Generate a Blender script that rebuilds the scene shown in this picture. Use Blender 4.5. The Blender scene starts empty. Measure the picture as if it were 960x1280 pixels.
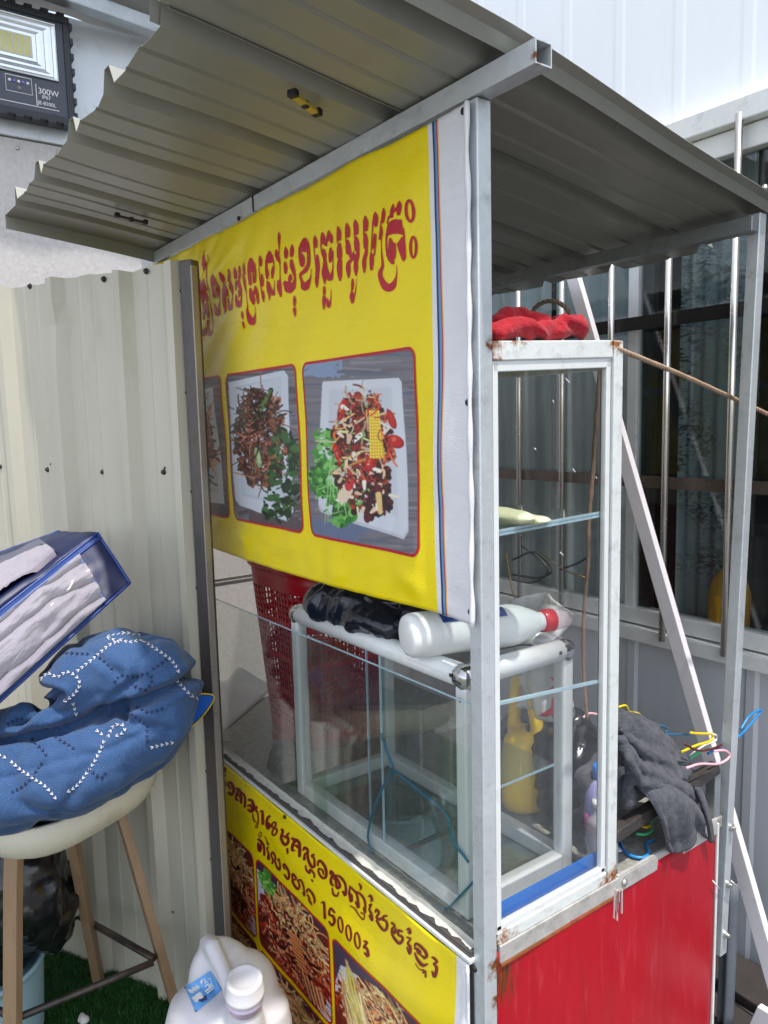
import bpy, bmesh, math, random
import numpy as np
from mathutils import Vector, Matrix, noise

random.seed(7)
scene = bpy.context.scene
COL = scene.collection

# ------------------------------------------------------------------ camera
CAM_R = np.array([[0.58788186, 0.80859238, -0.0239435], [0.08019188, -0.08770448, -0.99291348], [-0.80496223, 0.58179575, -0.11640241]])
CAM_C = np.array([0.917033, -0.859137, 1.6])
FPX = 953.3144
cam_d = bpy.data.cameras.new('camera')
cam = bpy.data.objects.new('camera', cam_d)
COL.objects.link(cam)
cam_d.sensor_fit = 'HORIZONTAL'; cam_d.sensor_width = 36.0
cam_d.lens = 36.0 * FPX / 960.0
cam_d.clip_start = 0.02; cam_d.clip_end = 500
m = Matrix.Identity(4)
for i in range(3):
    m[i][0] = CAM_R[0][i]; m[i][1] = -CAM_R[1][i]; m[i][2] = -CAM_R[2][i]; m[i][3] = CAM_C[i]
cam.matrix_world = m
scene.camera = cam

# ------------------------------------------------------------------ light
SUN_ELEV, SUN_AZ = math.radians(72), math.radians(-6)     # azimuth of the sun, from +x towards +y
w = bpy.data.worlds.new("World"); scene.world = w; w.use_nodes = True
nt = w.node_tree; bg = nt.nodes['Background']
sky = nt.nodes.new('ShaderNodeTexSky'); sky.sky_type = 'NISHITA'; sky.sun_disc = False
sky.sun_elevation = SUN_ELEV
sky.sun_rotation = math.pi / 2 - SUN_AZ
sky.air_density = 1.0; sky.dust_density = 1.0; sky.ozone_density = 1.0
hs = nt.nodes.new('ShaderNodeHueSaturation'); hs.inputs['Saturation'].default_value = 0.45      # thin white haze, near-white sky
nt.links.new(sky.outputs[0], hs.inputs['Color']); nt.links.new(hs.outputs[0], bg.inputs[0]); bg.inputs[1].default_value = 0.15
sd = bpy.data.lights.new('sun', 'SUN'); sd.energy = 2.0; sd.angle = math.radians(1.2); sd.color = (1.0, 0.95, 0.88)
sun = bpy.data.objects.new('sun', sd); COL.objects.link(sun)
sv = Vector((math.cos(SUN_ELEV) * math.cos(SUN_AZ), math.cos(SUN_ELEV) * math.sin(SUN_AZ), math.sin(SUN_ELEV)))
sun.rotation_euler = sv.to_track_quat('Z', 'Y').to_euler(); sun.location = sv * 20
scene.view_settings.view_transform = 'Standard'
scene.view_settings.look = 'None'
scene.view_settings.gamma = 1.0
scene.view_settings.use_curve_mapping = False
scene.view_settings.exposure = 1.22
scene.render.engine = 'CYCLES'
cy = scene.cycles
cy.use_denoising = True
cy.max_bounces = 10; cy.diffuse_bounces = 5; cy.glossy_bounces = 5; cy.transparent_max_bounces = 24; cy.transmission_bounces = 6
cy.caustics_reflective = False; cy.caustics_refractive = False
cy.sample_clamp_indirect = 6.0

# ------------------------------------------------------------------ rays of the survey: pixel of the 960x1280 photo -> point on a real plane
def ray(px, py):
    return CAM_R.T @ np.array([px - 480.0, py - 640.0, FPX])
def on(px, py, ax, val):
    d = ray(px, py); t = (val - CAM_C[ax]) / d[ax]
    return Vector(CAM_C + d * t)
def onX(px, py, v=0.0): return on(px, py, 0, v)
def onY(px, py, v=0.0): return on(px, py, 1, v)
def onZ(px, py, v=0.0): return on(px, py, 2, v)
def onP(px, py, P, n):
    d = ray(px, py); n = np.array(n, float); t = np.dot(np.array(P) - CAM_C, n) / np.dot(d, n)
    return Vector(CAM_C + d * t)
def dep(px, py, z):
    return Vector(CAM_C + ray(px, py) / FPX * z)
def proj(P):
    q = CAM_R @ (np.array(P) - CAM_C)
    return 480 + FPX * q[0] / q[2], 640 + FPX * q[1] / q[2]

# ------------------------------------------------------------------ objects
def link(o, parent=None):
    COL.objects.link(o)
    if parent is not None: o.parent = parent
    return o
def thing(name, label, cat, loc=(0, 0, 0), group=None):
    o = bpy.data.objects.new(name, None); o.empty_display_size = 0.05
    COL.objects.link(o)
    o.location = loc
    o['label'] = label; o['category'] = cat
    if group: o['group'] = group
    return o
def tag(o, label, cat, group=None):
    o['label'] = label; o['category'] = cat
    if group: o['group'] = group
    return o

class MB:
    """collects shapes, in world coordinates, for ONE mesh object"""
    def __init__(s): s.v = []; s.f = []; s.m = []; s.sm = []
    def add(s, verts, faces, mi=0, smooth=False):
        b = len(s.v); s.v += [tuple(p) for p in verts]
        for f in faces:
            s.f.append(tuple(b + i for i in f)); s.m.append(mi); s.sm.append(smooth)
    def box(s, lo, hi, mi=0):
        x0, y0, z0 = lo; x1, y1, z1 = hi
        V = [(x0,y0,z0),(x1,y0,z0),(x1,y1,z0),(x0,y1,z0),(x0,y0,z1),(x1,y0,z1),(x1,y1,z1),(x0,y1,z1)]
        s.add(V, [(0,3,2,1),(4,5,6,7),(0,1,5,4),(1,2,6,5),(2,3,7,6),(3,0,4,7)], mi)
    def bar(s, a, b, w, h, up=(0, 0, 1), mi=0, c=0.0):
        """box from a to b, w across, h along up; c = corner cut"""
        a = Vector(a); b = Vector(b); d = (b - a).normalized(); up = Vector(up)
        r = d.cross(up).normalized(); u = r.cross(d).normalized()
        if c <= 0: pr = [(-w/2,-h/2),(w/2,-h/2),(w/2,h/2),(-w/2,h/2)]
        else:
            W, H = w/2, h/2
            pr = [(-W+c,-H),(W-c,-H),(W,-H+c),(W,H-c),(W-c,H),(-W+c,H),(-W,H-c),(-W,-H+c)]
        n = len(pr)
        V = [a + r*x + u*y for x, y in pr] + [b + r*x + u*y for x, y in pr]
        F = [(i, (i+1) % n, n + (i+1) % n, n + i) for i in range(n)] + [tuple(range(n))[::-1], tuple(range(n, 2*n))]
        s.add(V, F, mi)
    def tube(s, pts, r, n=10, mi=0, closed=False, smooth=True):
        pts = [Vector(p) for p in pts]; N = len(pts)
        rr = r if hasattr(r, '__len__') else [r] * N
        V = []; prev = None
        for i, p in enumerate(pts):
            if closed: d = (pts[(i+1) % N] - pts[i-1])
            else: d = pts[min(i+1, N-1)] - pts[max(i-1, 0)]
            d.normalize()
            if prev is None:
                a = Vector((0, 0, 1)) if abs(d.z) < .9 else Vector((1, 0, 0))
                x = d.cross(a).normalized()
            else:
                x = (prev - d * prev.dot(d)).normalized()
            prev = x; y = d.cross(x)
            V += [p + (x*math.cos(2*math.pi*k/n) + y*math.sin(2*math.pi*k/n)) * rr[i] for k in range(n)]
        F = []
        for i in range(N if closed else N-1):
            j = (i+1) % N
            for k in range(n):
                F.append((i*n+k, i*n+(k+1) % n, j*n+(k+1) % n, j*n+k))
        if not closed: F += [tuple(range(n))[::-1], tuple(range((N-1)*n, N*n))]
        s.add(V, F, mi, smooth)
    def lathe(s, base, axis, prof, n=24, mi=0, sx=1, sy=1, xdir=None, smooth=True):
        """prof: (radius, height) from base along axis"""
        base = Vector(base); ax = Vector(axis).normalized()
        if xdir is None:
            t = Vector((0, 0, 1)) if abs(ax.z) < .9 else Vector((1, 0, 0)); x = ax.cross(t).normalized()
        else: x = Vector(xdir); x = (x - ax*x.dot(ax)).normalized()
        y = ax.cross(x); V = []
        for r, h in prof:
            V += [base + ax*h + (x*math.cos(2*math.pi*k/n)*sx + y*math.sin(2*math.pi*k/n)*sy)*r for k in range(n)]
        F = []
        for i in range(len(prof)-1):
            for k in range(n): F.append((i*n+k, i*n+(k+1) % n, (i+1)*n+(k+1) % n, (i+1)*n+k))
        F += [tuple(range(n))[::-1], tuple(range((len(prof)-1)*n, len(prof)*n))]
        s.add(V, F, mi, smooth)
    def grid(s, fn, nu, nv, mi=0, smooth=True, mfn=None):
        V = [fn(i/nu, j/nv) for j in range(nv+1) for i in range(nu+1)]
        b = len(s.v); s.v += [tuple(p) for p in V]
        for j in range(nv):
            for i in range(nu):
                a = b + j*(nu+1) + i
                s.f.append((a, a+1, a+nu+2, a+nu+1)); s.m.append(mi if mfn is None else mfn(i, j)); s.sm.append(smooth)
    def quad(s, a, b, c, d, mi=0): s.add([a, b, c, d], [(0, 1, 2, 3)], mi)
    def slab(s, poly, n, t, mi=0):
        """planar polygon with thickness t along n"""
        n = Vector(n).normalized(); P = [Vector(p) for p in poly]; k = len(P)
        V = P + [p + n*t for p in P]
        F = [tuple(range(k))[::-1], tuple(range(k, 2*k))] + [(i, (i+1) % k, k+(i+1) % k, k+i) for i in range(k)]
        s.add(V, F, mi)
    def build(s, name, mats, parent=None, bevel=0, subs=0, solid=0, seg=2, colors=None):
        me = bpy.data.meshes.new(name)
        me.from_pydata(s.v, [], s.f)
        mats = mats if isinstance(mats, (list, tuple)) else [mats]
        for mm in mats: me.materials.append(mm)
        me.polygons.foreach_set('material_index', s.m)
        me.polygons.foreach_set('use_smooth', s.sm)
        if colors is not None:
            ca = me.color_attributes.new('print', 'FLOAT_COLOR', 'POINT')
            ca.data.foreach_set('color', np.asarray(colors, dtype=np.float32).ravel())
        me.update()
        o = bpy.data.objects.new(name, me); link(o, None)
        bm = bmesh.new(); bm.from_mesh(me)
        if colors is None and solid == 0: bmesh.ops.recalc_face_normals(bm, faces=bm.faces)
        bm.to_mesh(me); bm.free()
        if bevel:
            md = o.modifiers.new('bevel', 'BEVEL'); md.width = bevel; md.segments = seg; md.limit_method = 'ANGLE'; md.angle_limit = math.radians(40)
            md.harden_normals = False
        if solid:
            md = o.modifiers.new('solid', 'SOLIDIFY'); md.thickness = solid; md.offset = 0
        if subs:
            md = o.modifiers.new('sub', 'SUBSURF'); md.levels = subs; md.render_levels = subs
        if parent is not None:
            o.parent = parent
            o.matrix_parent_inverse = Matrix.Translation(parent.location).inverted() if parent.type == 'EMPTY' else Matrix.Identity(4)
        return o

def split_loose(o):
    """one object per loose piece; the pieces share name and parent"""
    bm = bmesh.new(); bm.from_mesh(o.data); bm.verts.ensure_lookup_table(); seen = set(); comps = []
    for v in bm.verts:
        if v.index in seen: continue
        st_ = [v]; comp = []; seen.add(v.index)
        while st_:
            q = st_.pop(); comp.append(q.index)
            for e_ in q.link_edges:
                w_ = e_.other_vert(q)
                if w_.index not in seen: seen.add(w_.index); st_.append(w_)
        comps.append(set(comp))
    bm.free()
    if len(comps) < 2: return [o]
    out = []
    for k, comp in enumerate(comps):
        b2 = bmesh.new(); b2.from_mesh(o.data); b2.verts.ensure_lookup_table()
        bmesh.ops.delete(b2, geom=[v for v in b2.verts if v.index not in comp], context='VERTS')
        me = bpy.data.meshes.new(o.name.split('.')[0]); b2.to_mesh(me); b2.free()
        for mm in o.data.materials: me.materials.append(mm)
        c = bpy.data.objects.new(o.name.split('.')[0], me); COL.objects.link(c)
        for md in o.modifiers:
            n = c.modifiers.new(md.name, md.type)
            for pth in ('width', 'segments', 'limit_method', 'angle_limit', 'thickness', 'offset', 'levels', 'render_levels'):
                if hasattr(md, pth): setattr(n, pth, getattr(md, pth))
        c.parent = o.parent; c.matrix_parent_inverse = o.matrix_parent_inverse.copy(); out.append(c)
    bpy.data.objects.remove(o)
    return out
def structure(o):
    o['kind'] = 'structure'; return o
def stuff(o):
    o['kind'] = 'stuff'; return o

def spline(pts, n=8):
    """Catmull-Rom through 3D or n-D points"""
    P = [np.array(p, float) for p in pts]; out = []
    Q = [2*P[0]-P[1]] + P + [2*P[-1]-P[-2]]
    for i in range(1, len(Q)-2):
        for k in range(n):
            t = k/n
            a, b, c, d = Q[i-1], Q[i], Q[i+1], Q[i+2]
            out.append(0.5*((2*b)+(-a+c)*t+(2*a-5*b+4*c-d)*t*t+(-a+3*b-3*c+d)*t**3))
    out.append(P[-1]); return out

def blob(name, prims, mat, parent=None, voxel=0.008, smooth=6, disp=None, sub=0):
    """one continuous organic mesh from overlapping spheres / capsules: ('s', centre, radii, euler) or ('c', a, b, ra, rb) or ('b', mesh builder)"""
    bm = bmesh.new()
    for p in prims:
        if p[0] == 's':
            M = Matrix.Translation(Vector(p[1])) @ (p[3].to_matrix().to_4x4() if len(p) > 3 else Matrix.Identity(4)) @ Matrix.Diagonal((*p[2], 1))
            bmesh.ops.create_icosphere(bm, subdivisions=3, radius=1.0, matrix=M)
        elif p[0] == 'c':
            a, b = Vector(p[1]), Vector(p[2]); n = max(2, int((b-a).length / (0.35*min(p[3], p[4])) + 1))
            for i in range(n+1):
                t = i/n
                bmesh.ops.create_icosphere(bm, subdivisions=2, radius=p[3]*(1-t)+p[4]*t, matrix=Matrix.Translation(a.lerp(b, t)))
        elif p[0] == 'b':
            me = bpy.data.meshes.new('t'); me.from_pydata(p[1].v, [], p[1].f); bm.from_mesh(me); bpy.data.meshes.remove(me)
    me = bpy.data.meshes.new('tmp'); bm.to_mesh(me); bm.free()
    o = bpy.data.objects.new('tmp', me); COL.objects.link(o)
    md = o.modifiers.new('r', 'REMESH'); md.mode = 'VOXEL'; md.voxel_size = voxel; md.adaptivity = 0
    if smooth:
        ms = o.modifiers.new('s', 'SMOOTH'); ms.factor = 0.6; ms.iterations = smooth
    dg = bpy.context.evaluated_depsgraph_get(); dg.update()
    ev = o.evaluated_get(dg)
    me2 = bpy.data.meshes.new_from_object(ev)
    bpy.data.objects.remove(o); bpy.data.meshes.remove(me)
    me2.name = name; me2.materials.clear()
    me2.materials.append(mat)
    if disp:
        n = len(me2.vertices)
        co = [v.co.copy() for v in me2.vertices]; no = [v.normal.copy() for v in me2.vertices]
        for i in range(n):
            me2.vertices[i].co = co[i] + no[i] * disp(co[i], no[i])
    me2.polygons.foreach_set('use_smooth', [True]*len(me2.polygons))
    me2.update()
    o = bpy.data.objects.new(name, me2); link(o)
    if sub:
        md = o.modifiers.new('sub', 'SUBSURF'); md.levels = sub; md.render_levels = sub
    if parent is not None:
        o.parent = parent
        o.matrix_parent_inverse = Matrix.Translation(parent.location).inverted() if parent.type == 'EMPTY' else Matrix.Identity(4)
    return o
def fbm(p, s, o=3):
    return noise.fractal(Vector(p)*s, 1.0, 2.0, o)
def ridge(p, s):
    return 1-abs(noise.noise(Vector(p)*s))*2

# ------------------------------------------------------------------ materials
def lin(c):
    def f(u):
        u = u/255.0
        return u/12.92 if u <= .04045 else ((u+.055)/1.055)**2.4
    return tuple(f(u) for u in c)
def mat(name, col, rough=0.5, metal=0.0, var=0.10, vs=6.0, bump=0.0, bs=60.0, spec=0.5, dirt=None, spots=None, stretch=(1, 1, 1), sheen=0, coat=0, trans=0, rvar=.12):
    """plain material of a real surface: base colour with broad and fine tone variation, uneven gloss, fine relief;
    dirt = (colour, amount, scale); spots = [(x,y,z,radius)...] with a colour: rust round those points"""
    mt = bpy.data.materials.new(name); mt.use_nodes = True
    N = mt.node_tree.nodes; L = mt.node_tree.links; b = N['Principled BSDF']
    tc = N.new('ShaderNodeTexCoord'); geo = N.new('ShaderNodeNewGeometry')
    mp = N.new('ShaderNodeMapping'); mp.inputs['Scale'].default_value = stretch
    L.new(geo.outputs['Position'], mp.inputs['Vector'])
    def nz(scale, det=4, r=.6):
        n = N.new('ShaderNodeTexNoise'); n.inputs['Scale'].default_value = scale; n.inputs['Detail'].default_value = det; n.inputs['Roughness'].default_value = r
        L.new(mp.outputs[0], n.inputs['Vector']); return n.outputs['Fac']
    def mix(a, bb, fac):
        x = N.new('ShaderNodeMix'); x.data_type = 'RGBA'
        for s, v in ((x.inputs[0], fac), (x.inputs[6], a), (x.inputs[7], bb)):
            if hasattr(v, 'is_output'): L.new(v, s)
            else: s.default_value = v if not isinstance(v, tuple) else (*v, 1)[:4]
        return x.outputs[2]
    def ramp(src, lo, hi):
        r = N.new('ShaderNodeMapRange'); r.inputs[1].default_value = lo; r.inputs[2].default_value = hi
        L.new(src, r.inputs[0]); return r.outputs[0]
    c0 = tuple(u*(1-var) for u in col); c1 = tuple(min(1, u*(1+var)) for u in col)
    n1 = nz(vs)
    colr = mix(c0, c1, ramp(n1, .3, .7))
    n2 = nz(vs*9)
    colr = mix(colr, tuple(u*(1-var*1.3) for u in col), ramp(n2, .5, .8))
    if dirt:
        n3 = nz(dirt[2], 6, .7)
        hf = N.new('ShaderNodeMath'); hf.operation = 'MULTIPLY'; hf.inputs[1].default_value = .55
        L.new(ramp(n3, .60-dirt[1]*.3, .86-dirt[1]*.2), hf.inputs[0]); colr = mix(colr, dirt[0], hf.outputs[0])
    if spots:
        tot = None
        for (x, y, z, r) in spots[1]:
            d = N.new('ShaderNodeVectorMath'); d.operation = 'DISTANCE'; d.inputs[1].default_value = (x, y, z)
            L.new(geo.outputs['Position'], d.inputs[0])
            q = ramp(d.outputs['Value'], r, 0.0)
            if tot is None: tot = q
            else:
                mx = N.new('ShaderNodeMath'); mx.operation = 'MAXIMUM'; L.new(tot, mx.inputs[0]); L.new(q, mx.inputs[1]); tot = mx.outputs[0]
        n4 = nz(70, 6, .75)
        ad = N.new('ShaderNodeMath'); ad.operation = 'MULTIPLY'; L.new(tot, ad.inputs[0]); L.new(ramp(n4, .3, .75), ad.inputs[1])
        colr = mix(colr, mix(spots[0], tuple(u*.35 for u in spots[0]), ramp(nz(140), .4, .7)), ramp(ad.outputs[0], .12, .38))
    L.new(colr, b.inputs['Base Color'])
    rr = N.new('ShaderNodeMapRange'); rr.inputs[3].default_value = max(.03, rough-rvar); rr.inputs[4].default_value = min(1, rough+rvar)
    L.new(nz(vs*3), rr.inputs[0]); L.new(rr.outputs[0], b.inputs['Roughness'])
    b.inputs['Metallic'].default_value = metal
    b.inputs['Specular IOR Level'].default_value = spec
    if sheen: b.inputs['Sheen Weight'].default_value = sheen; b.inputs['Sheen Roughness'].default_value = .5
    if coat: b.inputs['Coat Weight'].default_value = coat; b.inputs['Coat Roughness'].default_value = .08
    if trans:
        b.inputs['Subsurface Weight'].default_value = trans; b.inputs['Subsurface Radius'].default_value = (.02, .02, .02); b.inputs['Subsurface Scale'].default_value = .5
    if bump:
        bp = N.new('ShaderNodeBump'); bp.inputs['Strength'].default_value = bump; bp.inputs['Distance'].default_value = .004
        L.new(nz(bs, 5), bp.inputs['Height']); L.new(bp.outputs[0], b.inputs['Normal'])
    return mt
def glass(name, tint=(.86, .93, .91), refl=1.0, rough=.015, dirt=.05, clear=None):
    mt = bpy.data.materials.new(name); mt.use_nodes = True
    N = mt.node_tree.nodes; L = mt.node_tree.links; N.remove(N['Principled BSDF']); out = N['Material Output']
    tr = N.new('ShaderNodeBsdfTransparent'); tr.inputs[0].default_value = (*tint, 1)
    gl = N.new('ShaderNodeBsdfGlossy'); gl.inputs['Roughness'].default_value = rough; gl.inputs[0].default_value = (refl, refl, refl, 1)
    df = N.new('ShaderNodeBsdfDiffuse'); df.inputs[0].default_value = (.62, .63, .62, 1)
    fr = N.new('ShaderNodeFresnel'); fr.inputs[0].default_value = 1.5
    mx = N.new('ShaderNodeMixShader'); L.new(fr.outputs[0], mx.inputs[0]); L.new(tr.outputs[0], mx.inputs[1]); L.new(gl.outputs[0], mx.inputs[2])
    geo = N.new('ShaderNodeNewGeometry')
    ir = N.new('ShaderNodeMapRange'); ir.inputs[3].default_value = 1.5; ir.inputs[4].default_value = 1/1.5     # same pane law from both sides
    L.new(geo.outputs['Backfacing'], ir.inputs[0]); L.new(ir.outputs[0], fr.inputs[0])
    n = N.new('ShaderNodeTexNoise'); n.inputs['Scale'].default_value = 7; n.inputs['Detail'].default_value = 8; n.inputs['Roughness'].default_value = .72
    L.new(geo.outputs['Position'], n.inputs['Vector'])
    r = N.new('ShaderNodeMapRange'); r.inputs[1].default_value = .38; r.inputs[2].default_value = .8; r.inputs[3].default_value = dirt*.25; r.inputs[4].default_value = dirt*2
    L.new(n.outputs['Fac'], r.inputs[0])
    m2 = N.new('ShaderNodeMixShader'); L.new(r.outputs[0], m2.inputs[0]); L.new(mx.outputs[0], m2.inputs[1]); L.new(df.outputs[0], m2.inputs[2])
    L.new(m2.outputs[0], out.inputs[0]); return mt
def film(name, col, alpha, rough=.2):
    """thin plastic film: partly see-through, glossy"""
    mt = bpy.data.materials.new(name); mt.use_nodes = True
    N = mt.node_tree.nodes; b = N['Principled BSDF']
    b.inputs['Base Color'].default_value = (*col, 1); b.inputs['Roughness'].default_value = rough; b.inputs['Alpha'].default_value = alpha
    return mt
def printed(name, rough=.38, weave=True):
    mt = bpy.data.materials.new(name); mt.use_nodes = True
    N = mt.node_tree.nodes; L = mt.node_tree.links; b = N['Principled BSDF']
    a = N.new('ShaderNodeAttribute'); a.attribute_name = 'print'
    L.new(a.outputs['Color'], b.inputs['Base Color']); b.inputs['Roughness'].default_value = rough
    return mt

# ------------------------------------------------------------------ palette
M = {}
M['white_paint'] = mat('white_paint', lin((222, 224, 222)), .42, 0, .05, 5, .15, 40, dirt=(lin((150, 148, 140)), .18, 22))
M['frame_white'] = mat('weathered_white_paint', lin((214, 218, 216)), .5, .0, .06, 8, .25, 60, dirt=(lin((120, 112, 100)), .25, 30),
    spots=(lin((168, 104, 50)), [(0, .03, 1.735, .045), (0, .03, 1.69, .04), (0, .345, 1.735, .03), (0, .02, .66, .08), (0, .05, .64, .07), (.0, .36, .67, .05), (0, .09, 1.745, .045), (0, .33, .655, .045)]))
M['silver'] = mat('silver_paint', lin((204, 210, 213)), .40, .45, .07, 9, .25, 55, dirt=(lin((88, 88, 86)), .15, 26),
    spots=(lin((150, 88, 42)), [(.0, .028, .625, .035), (0, .03, .56, .025), (.0, .028, 1.72, .022), (.125, 0, 2.11, .02)]))
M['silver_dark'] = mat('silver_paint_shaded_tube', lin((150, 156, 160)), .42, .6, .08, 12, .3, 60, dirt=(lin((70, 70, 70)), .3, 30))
M['galv'] = mat('galvanised_steel', lin((182, 188, 190)), .34, .8, .08, 14, .15, 80, dirt=(lin((110, 108, 104)), .2, 18))
M['rusty'] = mat('old_bare_steel', lin((98, 96, 96)), .5, .5, .22, 9, .4, 50, dirt=(lin((92, 58, 44)), .55, 9), stretch=(1, 1, .35))
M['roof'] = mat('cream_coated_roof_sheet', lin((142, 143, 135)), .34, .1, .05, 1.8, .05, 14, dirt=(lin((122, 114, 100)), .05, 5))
M['fence'] = mat('cream_coated_sheet', lin((192, 188, 172)), .36, .05, .04, 2, .06, 10, dirt=(lin((146, 138, 118)), .16, 6), stretch=(1, 1, .25))
M['red'] = mat('red_painted_sheet', lin((172, 4, 28)), .34, 0, .10, 4, .14, 30, dirt=(lin((200, 84, 94)), .16, 60), stretch=(1, 1, .13), spec=.35,
    spots=(lin((120, 60, 24)), [(0, .02, .60, .10), (0, .10, .655, .035), (0, .18, .655, .035), (0, .26, .655, .035), (0, .34, .655, .035), (0, .02, .45, .03)]))
M['terrazzo'] = mat('speckled_granite_counter', lin((146, 146, 138)), .4, 0, .32, 90, .1, 80, dirt=(lin((70, 68, 62)), .3, 60))
M['steel'] = mat('brushed_steel_trim', lin((202, 199, 194)), .42, .4, .12, 16, .2, 60, dirt=(lin((84, 74, 66)), .35, 22))
M['black_steel'] = mat('sooty_steel', lin((90, 84, 82)), .42, .5, .3, 20, .3, 60, dirt=(lin((30, 28, 28)), .5, 14))
M['alu'] = mat('white_aluminium', lin((226, 229, 228)), .33, .1, .04, 6, .05, 40, dirt=(lin((170, 172, 168)), .15, 18))
M['chrome'] = mat('chrome', lin((190, 190, 190)), .16, 1.0, .05, 20)
M['bar_chrome'] = mat('stainless_bar', lin((226, 222, 216)), .24, .85, .06, 14)
M['rail_brown'] = mat('brown_flat_bar', lin((104, 94, 88)), .3, .5, .12, 10)
M['rail_black'] = mat('black_flat_bar', lin((30, 30, 32)), .4, .2, .2, 10)
M['screw'] = mat('dark_screw', lin((70, 70, 66)), .4, .7, .2, 40)
M['bolt'] = mat('zinc_bolt', lin((190, 190, 186)), .3, .8, .1, 40)
M['glass'] = glass('clear_glass', (.985, .99, .99), .9, .012, .006)
M['glass_front'] = glass('front_glass', (.93, .95, .94), 1.0, .01, .014)
M['glass_edge'] = mat('glass_edge', lin((176, 204, 214)), .15, 0, .1, 20, spec=.8)
M['white_wall'] = mat('white_wall_sheet', lin((240, 243, 246)), .38, 0, .02, 1.2, .06, 8, stretch=(1, 1, .25))
M['grey_wall'] = mat('grey_wall_sheet', lin((206, 209, 214)), .42, .05, .04, 2, .08, 10, dirt=(lin((150, 150, 152)), .1, 3), stretch=(1, 1, .3))
M['speckle'] = mat('speckled_plaster', lin((196, 192, 190)), .8, 0, .10, 55, .3, 60, dirt=(lin((150, 146, 142)), .2, 40))
M['panel_metal'] = mat('pale_metal_cladding', lin((212, 218, 224)), .32, .15, .05, 2.5, .05, 8, dirt=(lin((150, 140, 128)), .15, 8))
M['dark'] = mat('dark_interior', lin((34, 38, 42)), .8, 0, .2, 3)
M['sash_dark'] = mat('dark_window_frame', lin((52, 56, 58)), .4, .3, .1, 8)
M['concrete'] = mat('dirty_concrete', lin((112, 111, 109)), .85, 0, .16, 3, .5, 30, dirt=(lin((66, 58, 52)), .4, 4))
M['black_plastic'] = mat('black_plastic_bag', (.010, .010, .012), .22, 0, .3, 14, .5, 30, spec=.6)
M['brown_slab'] = mat('dark_brown_slab', lin((50, 44, 42)), .7, 0, .2, 12, .4, 40)

# ------------------------------------------------------------------ ground
g = MB()
g.quad((-60, -60, -.004), (60, -60, -.004), (60, 60, -.004), (-60, 60, -.004))
structure(g.build('ground', M['concrete']))
gm = mat('green_turf_backing', lin((30, 62, 26)), .9, 0, .25, 20)
g = MB(); g.box((-2.0, -1.5, -.003), (-.30, -.03, .003)); structure(g.build('turf_mat', gm))
blade = mat('green_turf_blades', lin((44, 92, 38)), .55, 0, .35, 30, spec=.3)
rng = np.random.default_rng(3)
nb = 46000
x = rng.uniform(-1.75, -.62, nb); y = rng.uniform(-.98, -.06, nb)
a = rng.uniform(0, 6.283, nb); h = rng.uniform(.009, .019, nb); le = rng.normal(0, .006, (nb, 2))
V = np.zeros((nb, 3, 3)); wd = .0016
V[:, 0] = np.stack([x - np.cos(a)*wd, y - np.sin(a)*wd, np.full(nb, .003)], 1)
V[:, 1] = np.stack([x + np.cos(a)*wd, y + np.sin(a)*wd, np.full(nb, .003)], 1)
V[:, 2] = np.stack([x + le[:, 0], y + le[:, 1], .003 + h], 1)
me = bpy.data.meshes.new('artificial_grass'); me.from_pydata(V.reshape(-1, 3).tolist(), [], np.arange(nb*3).reshape(-1, 3).tolist()); me.materials.append(blade)
stuff(link(bpy.data.objects.new('artificial_grass', me)))

# ------------------------------------------------------------------ building behind, wall plane y = 1.2
BY = 1.20
bld = thing('building', 'white metal clad building with a barred dark window band behind the food stall', 'building', (0, BY, 0))
def ribbed(name, x0, x1, z0, z1, y, mt, step, hh, par, down=False):
    b = MB(); xs = [x0]; ys = [0]; k = x0 + step*.5
    while k < x1 - .05:
        for dx, dy in ((-.022, 0), (-.012, -hh), (.012, -hh), (.022, 0)): xs.append(k+dx); ys.append(dy)
        k += step
    xs.append(x1); ys.append(0)
    n = len(xs); nz_ = 6
    V = []
    for j in range(nz_+1):
        z = z0 + (z1-z0)*j/nz_
        for i in range(n): V.append((xs[i], y + ys[i] + .0025*math.sin(xs[i]*2.3 + z*1.7), z))
    F = [(j*n+i, j*n+i+1, (j+1)*n+i+1, (j+1)*n+i) for j in range(nz_) for i in range(n-1)]
    b.add(V, F); return b.build(name, mt, par, solid=.002)
ribbed('upper_wall', -1.98, 2.8, 2.42, 4.6, BY, M['white_wall'], .205, .0012, bld)
ribbed('lower_wall', -1.98, 2.8, -.004, .90, BY + .015, M['grey_wall'], .40, .008, bld)
b = MB(); b.box((-1.98, BY - .05, 2.365), (2.8, BY + .02, 2.425)); b.box((-1.98, BY - .015, 2.30), (2.8, BY + .03, 2.362)); split_loose(b.build('lintel', M['white_paint'], bld, bevel=.004))
b = MB(); b.box((-1.98, BY - .035, .888), (2.8, BY + .03, .934)); b.build('sill', M['white_paint'], bld, bevel=.004)
b = MB(); b.box((-1.98, BY + .55, 0), (2.8, BY + .56, 4.0)); b.box((-1.98, BY+.08, .55), (2.8, BY+.55, .56)); b.box((-1.98, BY+.08, 2.6), (2.8, BY+.55, 2.61)); b.build('room_wall', M['dark'], bld)
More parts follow.
